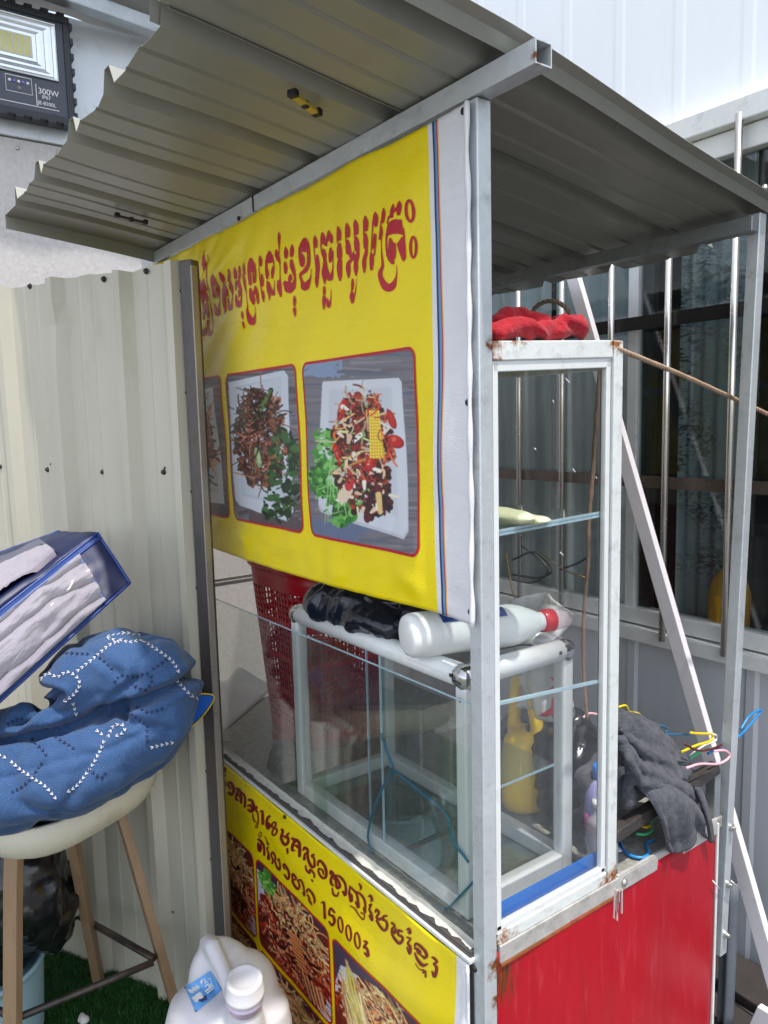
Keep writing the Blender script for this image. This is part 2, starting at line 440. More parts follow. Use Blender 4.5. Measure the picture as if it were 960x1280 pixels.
# window band: frame, sashes, panes, curtains
win = MB(); win.box((-1.98, BY - .012, .940), (2.8, BY + .04, .990)); win = win.build('window', M['white_paint'], bld, bevel=.003)
def part_of(parent_mesh, mb, name, mats, **k): return mb.build(name, mats, parent_mesh, **k)
wglass = glass('window_glass', (.84, .88, .88), .9, .02, .012)
for i, (x0, x1) in enumerate(((-1.98, -1.30), (-1.27, -.60), (-.57, .12), (.16, .86), (.90, 2.8))):
    b = MB(); b.box((x0, BY + .012, .985), (x1, BY + .017, 2.31)); part_of(win, b, 'pane', wglass)
b = MB()
for xx in (-1.285, -.585, .14, .88): b.box((xx - .018, BY - .002, .985), (xx + .018, BY + .03, 2.305))
split_loose(part_of(win, b, 'sash', M['white_paint'], bevel=.003))
b = MB()
for xx in (-.545, .02, .19, .5): b.box((xx - .02, BY + .02, .99), (xx + .02, BY + .045, 2.305))
split_loose(part_of(win, b, 'inner_sash', M['sash_dark'], bevel=.003))
# curtains hang behind the glass; the printed feather pattern is in the cloth
def curtain_mat(name, col, feather):
    mt = mat(name, col, .8, 0, .10, 3, stretch=(1, 1, .2))
    if feather:
        N = mt.node_tree.nodes; L = mt.node_tree.links; bs = N['Principled BSDF']
        src = bs.inputs['Base Color'].links[0].from_socket
        geo = N.new('ShaderNodeNewGeometry'); mp = N.new('ShaderNodeMapping'); mp.inputs['Scale'].default_value = (34, 10, 60); L.new(geo.outputs['Position'], mp.inputs[0])
        n1 = N.new('ShaderNodeTexNoise'); n1.inputs['Scale'].default_value = 1.0; n1.inputs['Detail'].default_value = 3; n1.inputs['Distortion'].default_value = 1.6; L.new(mp.outputs[0], n1.inputs[0])
        n2 = N.new('ShaderNodeTexNoise'); n2.inputs['Scale'].default_value = 3.4; n2.inputs['Detail'].default_value = 2; L.new(geo.outputs['Position'], n2.inputs[0])
        a1 = N.new('ShaderNodeMapRange'); a1.inputs[1].default_value = .44; a1.inputs[2].default_value = .58; L.new(n1.outputs[0], a1.inputs[0])
        a2 = N.new('ShaderNodeMapRange'); a2.inputs[1].default_value = .42; a2.inputs[2].default_value = .62; L.new(n2.outputs[0], a2.inputs[0])
        mu = N.new('ShaderNodeMath'); mu.operation = 'MULTIPLY'; L.new(a1.outputs[0], mu.inputs[0]); L.new(a2.outputs[0], mu.inputs[1])
        mx = N.new('ShaderNodeMix'); mx.data_type = 'RGBA'; L.new(mu.outputs[0], mx.inputs[0]); L.new(src, mx.inputs[6]); mx.inputs[7].default_value = (.008, .012, .02, 1)
        L.new(mx.outputs[2], bs.inputs['Base Color'])
    return mt
def curtain(x0, x1, col, feather, amp=.018, fold=.11):
    b = MB()
    b.grid(lambda u, v: (x0 + (x1-x0)*u, BY + .13 + amp*math.sin((x0+(x1-x0)*u)*6.283/fold + 1.2*math.sin(u*9)) + amp*.5*math.sin(u*31), .75 + 1.75*v), 90, 4)
    part_of(win, b, 'curtain', curtain_mat('curtain_cloth', col, feather))
CX = lambda px: onY(px, 560, BY + .13).x
curtain(-1.95, -1.02, lin((200, 208, 212)), False, .012, .19)
curtain(-1.00, CX(800), lin((200, 208, 212)), False)
curtain(CX(849), CX(936), lin((140, 152, 152)), True, .010, .16)
curtain(CX(975), .45, lin((110, 118, 124)), True)
curtain(.75, 2.6, lin((120, 132, 138)), False)
# yellow container and pale sack standing just inside the window
jm = mat('amber_plastic', lin((214, 150, 30)), .3, 0, .08, 8)
b = MB(); c = onY(903, 770, BY + .075); b.lathe((c.x + .02, BY + .075, .945), (0, 0, 1), [(.05, 0), (.058, .03), (.06, .12), (.05, .16), (.03, .19), (.02, .20), (.02, .24)], 20); tag(b.build('plastic_bottle', jm), 'amber plastic bottle standing inside the window behind the right rear post', 'bottle')
# security bars
for i in range(20):
    xb = -1.83 + .2*i + .003*math.sin(i*7)
    b = MB(); b.tube([(xb, BY - .045, .915), (xb, BY - .045, 2.385)], .0100, 12); b.build('security_bar', M['bar_chrome'], bld)
b = MB(); b.box((-1.97, BY - .033, 1.862), (2.8, BY - .025, 1.902)); b.build('cross_rail', M['rail_black'], bld)
b = MB(); b.box((-1.97, BY - .033, 1.382), (2.8, BY - .025, 1.418)); b.build('cross_rail', M['rail_brown'], bld)

# ------------------------------------------------------------------ wall on the left, x = -2.0
LX = -2.0
lw = thing('side_wall', 'pale speckled plaster wall with metal cladding above it behind the cream fence', 'wall', (LX, 0, 0))
b = MB(); b.box((LX - .12, -3.2, -.004), (LX, BY + .6, 2.585)); b.build('plaster', M['speckle'], lw)
b = MB(); b.box((LX - .1, -3.2, 2.589), (LX + .012, BY + .6, 3.02)); b.build('cladding', M['panel_metal'], lw, bevel=.003)
b = MB(); b.box((LX, -3.2, .956), (LX + .004, BY, .960)); b.box((LX, -3.2, .972), (LX + .003, BY, .975)); b.build('joint_strip', mat('joint_grey', lin((110, 106, 100)), .7), lw)
b = MB()
for k in range(14):
    yy = -.9 + k*.13
    b.lathe((LX + .0, yy, 2.565 - .01*(k % 2)), (1, 0, 0), [(.006, 0), (.006, .004), (.003, .006)], 8)
split_loose(b.build('screw', M['bolt'], lw))
# neighbouring canopy overhead: sheet and purlin
nc = thing('neighbour_canopy', 'grey sheet canopy with a galvanised purlin above the flood light', 'canopy', (-1.9, 0, 3.05))
b = MB(); b.grid(lambda u, v: (LX - .1 + .40*u, -2.6 + 3.9*v, 3.07 + .09*u + .012*math.sin(v*60)), 6, 90); b.build('canopy_sheet', mat('grey_canopy_sheet', lin((178, 176, 170)), .5, 0, .06, 3), nc, solid=.003)
P0, P1 = onZ(78, -6, 3.02), onZ(212, 42, 3.02)
dP = (P1 - P0); A, B = P0 - dP*2.0, P1 + dP*2.2
b = MB(); b.bar(A, B, .05, .05, mi=0); b.bar(A + Vector((.026, 0, -.027)), B + Vector((.026, 0, -.027)), .018, .004)
b.build('purlin', M['galv'], nc, bevel=.003)

# ------------------------------------------------------------------ food stall
st = thing('food_stall', 'metal street food stall with a corrugated roof, white glass case and red side panel', 'food stall', (-.7, .38, 0))
ROOF0, SL = 2.135, .125
rz = lambda y: ROOF0 - SL*y
# --- posts
T = .030
b = MB(); b.box((-T, 0, 0), (0, T, 2.098)); b.build('post', M['silver'], st, bevel=.002)
rpT = onX(945, 268, 0.0); yR = .80
rp_top, rp_bot = onY(947, 268, .822), onY(898, 1190, .800)
b = MB(); b.bar(rp_bot, rp_top, .027, .027, (0, 1, 0)); b.build('post', M['silver'], st, bevel=.002)
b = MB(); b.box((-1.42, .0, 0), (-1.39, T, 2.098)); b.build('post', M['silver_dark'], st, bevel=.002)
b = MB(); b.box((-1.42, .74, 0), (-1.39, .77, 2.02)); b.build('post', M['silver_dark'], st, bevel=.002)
b = MB(); b.box((-.05, .735, 0), (-.022, .763, .66)); b.build('leg', M['silver'], st, bevel=.002)
b = MB()
for zz in (.62, .475, .345):
    t = (zz - rp_bot.z)/(rp_top.z - rp_bot.z); p = rp_bot.lerp(rp_top, t)
    b.lathe((p.x + .0135, p.y, zz), (1, 0, 0), [(.0085, 0), (.0085, .005), (.005, .006), (.005, .012), (.003, .013)], 8, smooth=False)
split_loose(b.build('bolt', M['bolt'], st))
# --- beams: hollow square tubes, the front one with its cut end open
def hollow(b, a, c, s, t=.0022):
    a, c = Vector(a), Vector(c)
    d = (c-a).normalized(); up = Vector((0, 0, 1)); r = d.cross(up).normalized(); u = r.cross(d)
    o = [(-s/2, -s/2), (s/2, -s/2), (s/2, s/2), (-s/2, s/2)]; i_ = [(p*(1-2*t/s), q*(1-2*t/s)) for p, q in o]
    V = [a + r*p + u*q for p, q in o] + [c + r*p + u*q for p, q in o] + [c + r*p + u*q for p, q in i_] + [c - d*.12 + r*p + u*q for p, q in i_]
    F = [(3, 2, 1, 0)] + [(i, (i+1) % 4, 4+(i+1) % 4, 4+i) for i in range(4)] + [(4+i, 4+(i+1) % 4, 8+(i+1) % 4, 8+i) for i in range(4)] + [(8+i, 8+(i+1) % 4, 12+(i+1) % 4, 12+i) for i in range(4)] + [(12, 13, 14, 15)]
    b.add(V, F)
b = MB(); hollow(b, (-1.545, .013, 2.1165), (.125, .013, 2.1165), .034); b.build('front_beam', M['silver'], st)
b = MB(); b.bar((-.76, .011, 2.1165), (-.757, .011, 2.1165), .0355, .0352); b.build('beam_joint', M['rail_black'], st)
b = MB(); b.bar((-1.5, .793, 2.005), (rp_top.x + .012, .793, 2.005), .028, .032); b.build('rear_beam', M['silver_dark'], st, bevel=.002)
# --- roof: two lapped sheets with trapezoid ribs
def roof_sheet(x0, x1, ribs, lift, yA, yB, name='roof_sheet', edge=0):
    xs = [(x0, 0)]
    if edge == -1: xs = [(x0 - .004, -.034), (x0, 0)]
    pts = []
    for r in ribs:
        pts += [(r-.026, 0), (r-.010, .034), (r+.010, .034), (r+.026, 0)]
    mids = []
    for i, r in enumerate(ribs):
        for k in (.083, .166):
            mids += [(r+k-.008, 0), (r+k, .004), (r+k+.008, 0)]
    allp = sorted([p for p in pts + mids if x0 + .004 < p[0] < x1 - .004])
    xs = xs + allp + [(x1, 0)]
    if edge == 1: xs += [(x1 + .012, .016), (x1 + .030, .022)]
    n = len(xs); ny = 40; V = []
    for j in range(ny+1):
        t = j/ny; y = yA + (yB-yA)*t
        for i, (x, z) in enumerate(xs):
            tap = -.05*max(0, y) * max(0, min(1, (x+.2)/.28)) if edge == 1 else 0
            wob = .0022*math.sin(y*9 + x*7) + .0016*math.sin(x*23 + y*4)
            e = .004*math.sin(x*41)*(1 if j in (0, ny) else 0)
            V.append((x + tap, y + e + (.012*math.sin(x*13) if j == ny else 0), rz(y) + z + lift + wob))
    F = [(j*n+i, j*n+i+1, (j+1)*n+i+1, (j+1)*n+i) for j in range(ny) for i in range(n-1)]
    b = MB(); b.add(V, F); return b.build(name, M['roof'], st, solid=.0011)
tipP = (0, 0, ROOF0 + .036)
RIBS = [onP(px, py, tipP, (0, SL, 1)).x for px, py in ((31, 238), (65, 208), (106, 153), (161, 93))] + [-.215]
rf1 = roof_sheet(-1.43, -.19, RIBS, .002, -.41, .99, edge=-1)
rf2 = roof_sheet(-.245, .055, [-.215, .035], .0055, -.425, .965, edge=1)
b = MB()
for xx in RIBS + [.035]:
    for yy in (.013, .795):
        b.lathe((xx, yy, rz(yy) + .037), (0, 0, 1), [(.009, 0), (.009, .002), (.005, .003), (.005, .008)], 8)
split_loose(b.build('roof_screw', M['bolt'], rf1))
# --- counter, trim, side and front panels
b = MB(); b.box((-1.42, .012, .632), (-.004, .772, .660)); b.build('counter', M['terrazzo'], st, bevel=.003)
b = MB(); b.box((-.004, .035, .630), (.004, .735, .664)); b.box((-.004, .37, .6645), (.0035, .74, .668)); split_loose(b.build('counter_trim', M['steel'], st, bevel=.0015))
def redf(u, v):
    y = .030 + .703*u; z = 0 + .652*v
    return (.001 + .004*math.sin(u*3.1)*math.sin(v*2.6+.4) + .0016*math.sin(u*11+v*5) + .0022*math.exp(-((y-.36-z*.25)**2)/.003), y, z)
b = MB(); b.grid(redf, 40, 36); b.build('side_panel', M['red'], st, solid=.0015)
b = MB(); b.box((.0030, .036, .6245), (.0052, .366, .6295)); b.build('rust_line', mat('rust_edge', lin((150, 84, 40)), .8, 0, .3, 40, .3, 90, dirt=(lin((96, 54, 30)), .4, 60)), st)
b = MB(); random.seed(11)
for k in range(9):
    yy = .352 + .028*random.random(); zl = .646 - .01*random.random(); ln = .02 + .05*random.random(); ww = .0006 + .0011*random.random()
    b.box((.0035, yy - ww, zl - ln), (.0068, yy + ww, zl))
b.build('paint_drip', mat('grey_paint_drip', lin((206, 186, 186)), .6, 0, .1, 40), st)
b = MB(); b.box((-1.39, .004, .0), (-.03, .010, .63)); b.build('front_panel', M['galv'], st)
b = MB(); b.box((-1.42, .745, .0), (-.05, .752, .63)); b.build('rear_panel', M['galv'], st)
b = MB(); b.box((-.0005, .7345, .0), (.005, .742, .655)); b.build('edge_strip', M['white_paint'], st)
# front sill: bright angle, ledge, ragged tape along the glass foot
b = MB(); b.box((-1.39, -.012, .632), (-.026, .0035, .640)); b.build('sill_angle', M['alu'], st, bevel=.001)
b = MB(); b.box((-1.39, -.007, .6405), (-.0305, .012, .652)); b.build('sill_ledge', M['rusty'], st)
tp = mat('old_white_tape', lin((200, 200, 192)), .6, 0, .12, 30, .4, 60, dirt=(lin((110, 106, 96)), .4, 30))
b = MB(); V = []; n = 220
for i in range(n+1):
    xx = -1.38 + 1.345*i/n
    lo = .0045 - .014*(.5 + .9*fbm((xx*9, 1.3, 0), 3.0, 5)) - .0015*random.random(); lo = max(-.0068, min(.009, lo))
    hi = .006 + .0008*math.sin(i*.3)
    V += [(xx, lo, .6535), (xx, .0105, .6537), (xx, .0105, .6635 + .002*fbm((xx*5, 4, 0), 3))]
b.add(V, [(3*i+k, 3*i+3+k, 3*i+4+k, 3*i+1+k) for i in range(n) for k in (0, 1)]); b.build('sill_tape', tp, st, solid=.0008)
# --- glass front up to 1.10 m (two sliding leaves)
b = MB(); b.box((-1.385, .0120, .654), (-.55, .0165, 1.102)); b.build('front_glass', M['glass_front'], st)
b = MB(); b.box((-.62, .0215, .654), (-.033, .0260, 1.098)); b.build('front_glass', M['glass_front'], st)
b = MB(); b.box((-1.385, .0119, 1.1022), (-.55, .0166, 1.1036)); b.box((-.62, .0214, 1.0982), (-.033, .0261, 1.0996)); split_loose(b.build('glass_rim', M['glass_edge'], st))
# --- white display case: side door frame and glass, shelves
cy0, cy1, cz0, cz1 = T + .001, .366, .664, 1.742
tl, tr = 1.728, 1.742
b = MB(); s_ = .026
def rod(a, c, w, h): b.bar(a, c, w, h, (1, 0, 0) if abs(a[2]-c[2]) > .3 else (0, 0, 1))
rod((-.012, .351, cz0), (-.012, .353, tr), .026, .030)          # rear stile
b.bar((-.012, cy0 - .0, tl - .016), (-.012, .338, tr - .016), .026, .032, (0, 0, 1))   # head
b.bar((-.012, cy0, cz0 + .012), (-.012, .336, cz0 + .012), .026, .024, (0, 0, 1))      # foot
split_loose(b.build('case_frame', M['frame_white'], st, bevel=.002))
b = MB()
b.bar((-.008, .038, cz0 + .026), (-.008, .038, tl - .034), .012, .012, (1, 0, 0)); b.bar((-.008, .328, cz0 + .026), (-.008, .330, tr - .034), .012, .012, (1, 0, 0))
b.bar((-.008, .032, tl - .041), (-.008, .336, tr - .041), .012, .018, (0, 0, 1)); b.bar((-.008, .032, cz0 + .030), (-.008, .336, cz0 + .030), .012, .011, (0, 0, 1))
split_loose(b.build('door_frame', M['alu'], st, bevel=.0015))
b = MB(); b.box((-.0115, .0445, .70), (-.0080, .323, 1.689)); b.build('door_glass', M['glass'], st)
for k, (px, py, dx_, dy_) in enumerate(((707, 473, 4, 5), (691, 500, 0, 3), (716, 586, 2, 4), (745, 596, 0, 2), (727, 455, 2, 1), (700, 690, 3, 4), (668, 560, 1, 2))):
    p_ = onX(px, py, -.0072); q_ = onX(px + dx_ + 1, py + dy_, -.0072); b = MB(); b.bar(p_, q_, .0016, .0006, (1, 0, 0)); b.build('paint_speck', M['white_paint'], st)
b = MB(); b.box((-.030, .341, .66), (-.0255, .3655, 1.72)); b.build('door_seal', M['rusty'], st)
b = MB(); b.box((-1.385, .036, 1.716), (-.026, .362, 1.722)); b.build('case_top', M['alu'], st)
b = MB(); b.box((-1.385, .338, 1.69), (-.026, .366, 1.716)); b.box((-1.385, .338, .66), (-1.36, .366, 1.69)); split_loose(b.build('case_rear_frame', M['frame_white'], st, bevel=.002))
shm = glass('shelf_glass', (.88, .94, .93), .9, .01, .03)
def shelf(y0, z0, y1, z1, x0):
    b = MB()
    V = []
    for (xx, yy, zz) in ((-.020, y0, z0), (-.020, y1, z1), (x0, y1, z1), (x0, y0, z0)): V += [(xx, yy, zz), (xx, yy, zz + .006)]
    b.add(V, [(0, 2, 4, 6), (1, 7, 5, 3), (0, 1, 3, 2), (2, 3, 5, 4), (4, 5, 7, 6), (6, 7, 1, 0)]); s = b.build('shelf', shm, st)
    b = MB(); b.bar((-.0185, y0, z0 + .003), (-.0185, y1, z1 + .003), .006, .0025, (1, 0, 0)); b.bar((-.0185, y0, z0 + .008), (-.0185, y1, z1 + .008), .006, .0025, (1, 0, 0)); b.build('shelf_edge', M['glass_edge'], s)
a0, a1 = onX(622, 670, -.02), onX(750, 646, -.02)
shelf(a0.y, a0.z, a1.y, a1.z, -1.36)
a0, a1 = onX(622, 879, -.02), onX(752, 850, -.02)
b = MB(); b.bar((-.0185, a0.y, a0.z), (-.0185, a1.y, a1.z), .005, .007, (1, 0, 0)); b.build('shelf_edge', M['glass_edge'], st)
# blue board lying along the foot of the case
bl = mat('blue_board', lin((22, 110, 200)), .45, 0, .08, 8, dirt=(lin((90, 110, 130)), .15, 12))
b = MB(); b.box((-.028, .040, .6645), (-.022, .335, .720)); tag(b.build('blue_board', bl), 'bright blue strip of board standing along the foot of the glass door', 'board')
# --- rear rail raised above the counter, with its stub legs
b = MB()
q0, q1 = onX(770, 1046, -.006), onX(888, 980, -.006)
b.bar((-.02, .366, .742), (-.02, .760, .778), .026, .026, (0, 0, 1)); b.bar((-.16, .372, .742), (-.16, .760, .778), .026, .026, (0, 0, 1))
split_loose(b.build('counter_rail', M['black_steel'], st, bevel=.002))
b = MB(); b.box((-.034, .742, .661), (-.008, .766, .770)); b.box((-.033, .367, .661), (-.009, .386, .735)); split_loose(b.build('rail_leg', M['galv'], st, bevel=.002))
b = MB(); b.lathe((.0045, .388, .648), (1, 0, 0), [(.008, 0), (.008, .003), (.004, .006)], 10); b.build('screw', M['bolt'], st)
# holding brackets clipped under the roof sheet
def clip(px, py, px2, py2, cols, name, label):
    n_ = (0, SL, 1); P = (0, 0, ROOF0 - .004)
    A, B = onP(px, py, P, n_), onP(px2, py2, P, n_)
    t = thing(name, label, 'clip', A.lerp(B, .5))
    dz = Vector((0, 0, -.012))
    d = (B-A).normalized()
    b = MB(); b.bar(A + dz, B + dz, .013, .006); b.build('strip', cols[0], t, bevel=.001)
    b = MB()
    for q in (A, B): b.bar(q + dz - d*.006 + Vector((0, 0, .002)), q + dz + d*.006 + Vector((0, 0, .002)), .018, .012)
    m_ = A.lerp(B, .5) + dz; b.bar(m_ - d*.005, m_ + d*.005, .012, .012)
    split_loose(b.build('clamp', cols[1], t, bevel=.002))
blk = mat('black_rubber', lin((26, 26, 26)), .5)
clip(366, 109, 396, 133, (mat('brass_strip', lin((196, 172, 70)), .4, .2), blk), 'roof_clip', 'small brass coloured clip with black ends under the middle of the stall roof')
clip(146, 264, 181, 273, (mat('dull_strip', lin((70, 66, 60)), .4, .5), blk), 'roof_clip', 'small dark wire clip under the far left end of the stall roof')

# ------------------------------------------------------------------ fence of cream ribbed sheet
FA, FB = Vector((-1.9, -.638, 0)), Vector((-.905, -.124, 0))
fd = (FB - FA).normalized(); fn = Vector((fd.y, -fd.x, 0))      # fn towards the viewer
flen = (FB - FA).length
fc = thing('metal_fence', 'cream ribbed metal sheet fence on a dark steel post left of the banner', 'fence', FB)
prof = []
ribs = []
for q in (onP(12, 420, FA, fn), onP(78, 420, FA, fn), onP(161, 420, FA, fn), onP(225, 420, FA, fn)): ribs.append((q - FA).dot(fd))
sp = ribs[1] - ribs[0]; ribs = [ribs[0] - sp, ] + ribs
prof.append((0, 0))
for r in ribs:
    if r < .05: continue
    prof += [(r - .026, 0), (r - .016, .028), (r + .004, .028), (r + .024, 0)]
    for k in (.075, .125): 
        if r + k < flen - .03: prof += [(r + k - .006, 0), (r + k, .0018), (r + k + .006, 0)]
prof = [p for p in sorted(prof) if p[0] < flen - .012] + [(flen - .008, 0)]
b = MB(); n = len(prof); nzz = 34; V = []
for j in range(nzz+1):
    t = j/nzz; z = -.002 + 2.0*t
    for i, (u, h) in enumerate(prof):
        edge = (.004*math.sin(u*19) + .004*math.sin(u*57)) if j == nzz else (.008*abs(math.sin(u*11)) if j == 0 else 0)
        dent = -.012*math.exp(-((u-ribs[2])**2)/.0008 - ((z-1.86)**2)/.0012)
        p = FA + fd*u + fn*(h + dent + .003*math.sin(z*3.1 + u*4)) ; V.append((p.x, p.y, z + edge))
b.add(V, [(j*n+i, j*n+i+1, (j+1)*n+i+1, (j+1)*n+i) for j in range(nzz) for i in range(n-1)])
b.build('fence_sheet', M['fence'], fc, solid=.0012)
b = MB(); c0 = FB + fd*.014 - fn*.004
b.bar(c0, c0 + Vector((0, 0, 2.0)), .038, .030, fn); b.build('fence_post', M['rusty'], fc, bevel=.003)
b = MB(); c1 = FB + fd*.034 + fn*.004
b.bar(c1, c1 + Vector((0, 0, 1.985)), .004, .020, fn); b.build('post_flange', mat('pale_edge_steel', lin((168, 160, 150)), .5, .3, .15, 20, dirt=(lin((110, 84, 66)), .4, 20)), fc)
b = MB()
for (px, py) in ((38, 358), (130, 349), (183, 339), (60, 587), (129, 590), (205, 590), (0, 583)):
    p = onP(px, py, FA + fn*.002, fn); b.lathe(p, fn, [(.0075, 0), (.0075, .002), (.0045, .003), (.0045, .007), (.002, .008)], 10)
for k in range(8):
    p = FB - fd*.006 + fn*.002; b.lathe((p.x, p.y, 1.93 - k*.245), fn, [(.006, 0), (.006, .002), (.004, .003), (.004, .006)], 10)
for (px, py) in ((63, 580), (206, 585), (214, 724), (216, 1140)):
    p = onP(px, py, FA + fn*.0025, fn); b.lathe(p, fn, [(.0035, 0), (.0035, .001)], 8)
split_loose(b.build('screw', M['screw'], fc))

# ------------------------------------------------------------------ printed vinyl banners
class Canvas:
    """tiny rasteriser for what is printed on the vinyl; units are print units"""
    def __init__(s, x0, y0, x1, y1, ss, col):
        s.x0, s.y0, s.ss = x0, y0, ss
        s.w, s.h = int((x1-x0)*ss), int((y1-y0)*ss)
        s.a = np.empty((s.h, s.w, 3)); s.a[:] = lin(col)
    def _win(s, xa, ya, xb, yb):
        i0, i1 = max(0, int((xa-s.x0)*s.ss)-2), min(s.w, int((xb-s.x0)*s.ss)+3)
        j0, j1 = max(0, int((ya-s.y0)*s.ss)-2), min(s.h, int((yb-s.y0)*s.ss)+3)
        if i1 <= i0 or j1 <= j0: return None
        X, Y = np.meshgrid((np.arange(i0, i1)+.5)/s.ss + s.x0, (np.arange(j0, j1)+.5)/s.ss + s.y0)
        return slice(j0, j1), slice(i0, i1), X, Y
    def put(s, jj, ii, al, col):
        al = al[..., None]; c = np.array(lin(col)) if not isinstance(col, np.ndarray) else col
        s.a[jj, ii] = s.a[jj, ii]*(1-al) + c*al
    def cap(s, ax, ay, bx, by, r0, r1, col):
        rm = max(r0, r1); W = s._win(min(ax, bx)-rm, min(ay, by)-rm, max(ax, bx)+rm, max(ay, by)+rm)
        if W is None: return
        jj, ii, X, Y = W; dx, dy = bx-ax, by-ay; L2 = dx*dx+dy*dy+1e-9
        t = np.clip(((X-ax)*dx+(Y-ay)*dy)/L2, 0, 1)
        d = np.hypot(X-ax-t*dx, Y-ay-t*dy) - (r0+(r1-r0)*t)
        s.put(jj, ii, np.clip(.5-d*s.ss, 0, 1), col)
    def line(s, pts, r, col):
        for (a, b) in zip(pts[:-1], pts[1:]): s.cap(a[0], a[1], b[0], b[1], r, r, col)
    def ell(s, cx, cy, rx, ry, ang, col, soft=0):
        R = max(rx, ry); W = s._win(cx-R, cy-R, cx+R, cy+R)
        if W is None: return
        jj, ii, X, Y = W; c, sn = math.cos(ang), math.sin(ang)
        u = ((X-cx)*c+(Y-cy)*sn)/rx; v = (-(X-cx)*sn+(Y-cy)*c)/ry
        d = (np.hypot(u, v)-1)*min(rx, ry)
        al = np.clip(.5-d*s.ss, 0, 1) if not soft else np.clip(-d/(soft), 0, 1)
        s.put(jj, ii, al, col)
    def poly(s, P, col, al=1.0):
        xs = [p[0] for p in P]; ys = [p[1] for p in P]; W = s._win(min(xs), min(ys), max(xs), max(ys))
        if W is None: return
        jj, ii, X, Y = W; ins = np.zeros(X.shape, bool); n = len(P)
        for i in range(n):
            xa, ya = P[i]; xb, yb = P[(i+1) % n]
            if ya == yb: continue
            c = ((ya > Y) != (yb > Y)) & (X < (xb-xa)*(Y-ya)/(yb-ya)+xa); ins ^= c
        s.put(jj, ii, ins.astype(float)*al, col)
    def noise_mul(s, amt, seed, sx=1, sy=1):
        r = np.random.default_rng(seed); n = r.normal(0, 1, (s.h//sy+2, s.w//sx+2))
        n = np.repeat(np.repeat(n, sy, 0), sx, 1)[:s.h, :s.w]
        s.a *= np.clip(1+amt*n, .2, 2)[..., None]
    def soft(s, n=1):
        for _ in range(n):
            a = s.a; p = np.pad(a, ((1, 1), (1, 1), (0, 0)), 'edge'); s.a = (p[:-2, 1:-1] + p[2:, 1:-1] + p[1:-1, :-2] + p[1:-1, 2:] + 2*a)/6
    def sample(s, x, y):
        i = np.clip(((x-s.x0)*s.ss).astype(int), 0, s.w-1); j = np.clip(((y-s.y0)*s.ss).astype(int), 0, s.h-1)
        b = s.a
        i2 = np.clip(i+1, 0, s.w-1); j2 = np.clip(j+1, 0, s.h-1)
        return (b[j, i]+b[j, i2]+b[j2, i]+b[j2, i2])/4

UY, LY = -.005, -.0075          # upper / lower banner planes
def bil_u(x, z):                # how the upper vinyl billows (towards the viewer is negative y)
    t = max(0, min(1, (z-1.268)/.83)); e = math.exp(-((x+.03)/.05)**2)
    a = .006*math.sin(math.pi*t)*math.sin((x+.02)*-2.2)
    a += .0024*math.sin(x*14+z*9)*t + .0016*math.sin(x*31-z*22)
    a += .006*math.exp(-((x+1.13)/.05)**2-((z-1.975+.4*(x+1.13))/.03)**2) + .005*math.exp(-((z-2.0-.35*(x+.95))/.018)**2-((x+1.0)/.14)**2)
    a += .004*math.exp(-((x+.045+.10*(2.08-z))/.012)**2)*max(0, min(1, (z-1.9)/.16))
    a += .0035*math.exp(-((z-1.30-.02*math.sin(x*18))/.02)**2)*math.sin(x*26)
    a += .003*math.exp(-((x+.16)/.015)**2-((z-1.33)/.05)**2)
    tl = math.exp(-((x+1.15)/.32)**2-((z-1.98)/.16)**2)
    a += tl*(.006*math.sin(34*(z - .45*x)) + .004*math.sin(61*(z - .75*x) + 1.3)) + .0026*math.sin(17*(z+.55*x)+.6)*t*(1-.5*t) + .0018*math.sin(44*x + 7*z)*(1-t)**2
    return UY - abs(a)*.75 - a*.25 - .0012
def bil_l(x, z):
    return LY - .0022*abs(math.sin(x*6+z*4)) - .0016*abs(math.sin(x*17-z*3)) - .004*math.exp(-((z-.50-.06*math.sin(x*5))/.05)**2)

vin_y = mat('yellow_vinyl', lin((244, 220, 6)), .27, 0, .025, 6, .18, 420, stretch=(.25, 1, 1), spec=.45, dirt=(lin((214, 190, 30)), .08, 5))
vin_w = mat('white_vinyl', lin((226, 226, 230)), .40, 0, .04, 8, .3, 420, stretch=(.25, 1, 1))
vin_s = [mat('print_' + k, lin(c), .4, 0, .05, 12) for k, c in (('navy', (30, 44, 92)), ('blue', (86, 150, 196)), ('crimson', (190, 50, 70)), ('orange', (232, 176, 96)))]
ink = mat('red_ink', lin((186, 12, 40)), .38, 0, .05, 12)
black = mat('black_eyelet', lin((20, 20, 20)), .5)

def banner_sheet(name, parent, cuts, xL, z0f, z1f, bil, nz_, step):
    """vinyl sheet; cuts = [(x, material index to the left of it)...] right to left edges share columns with the printed stripes"""
    xs = []; mi = []
    prev = xL
    for xr, k in cuts:
        n = max(1, int(abs(xr-prev)/step))
        for i in range(n): xs.append(prev + (xr-prev)*i/n); mi.append(k)
        prev = xr
    xs.append(prev); n = len(xs); V = []
    for j in range(nz_+1):
        for x in xs:
            z = z0f(x) + (z1f(x)-z0f(x))*j/nz_
            xx = x + (.0035*math.sin(z*11+1)+.003*math.sin(z*29)*max(0, (z-1.7)) if -.12 < x < -.05 else 0)
            V.append((xx, bil(xx, z), z))
    b = MB()
    for j in range(nz_):
        for i in range(n-1): pass
    b.v = V; b.f = [(j*n+i, j*n+i+1, (j+1)*n+i+1, (j+1)*n+i) for j in range(nz_) for i in range(n-1)]
    b.m = [mi[i] for j in range(nz_) for i in range(n-1)]; b.sm = [True]*len(b.f)
    return b.build(name, [vin_y, vin_w] + vin_s, parent, solid=.0009)

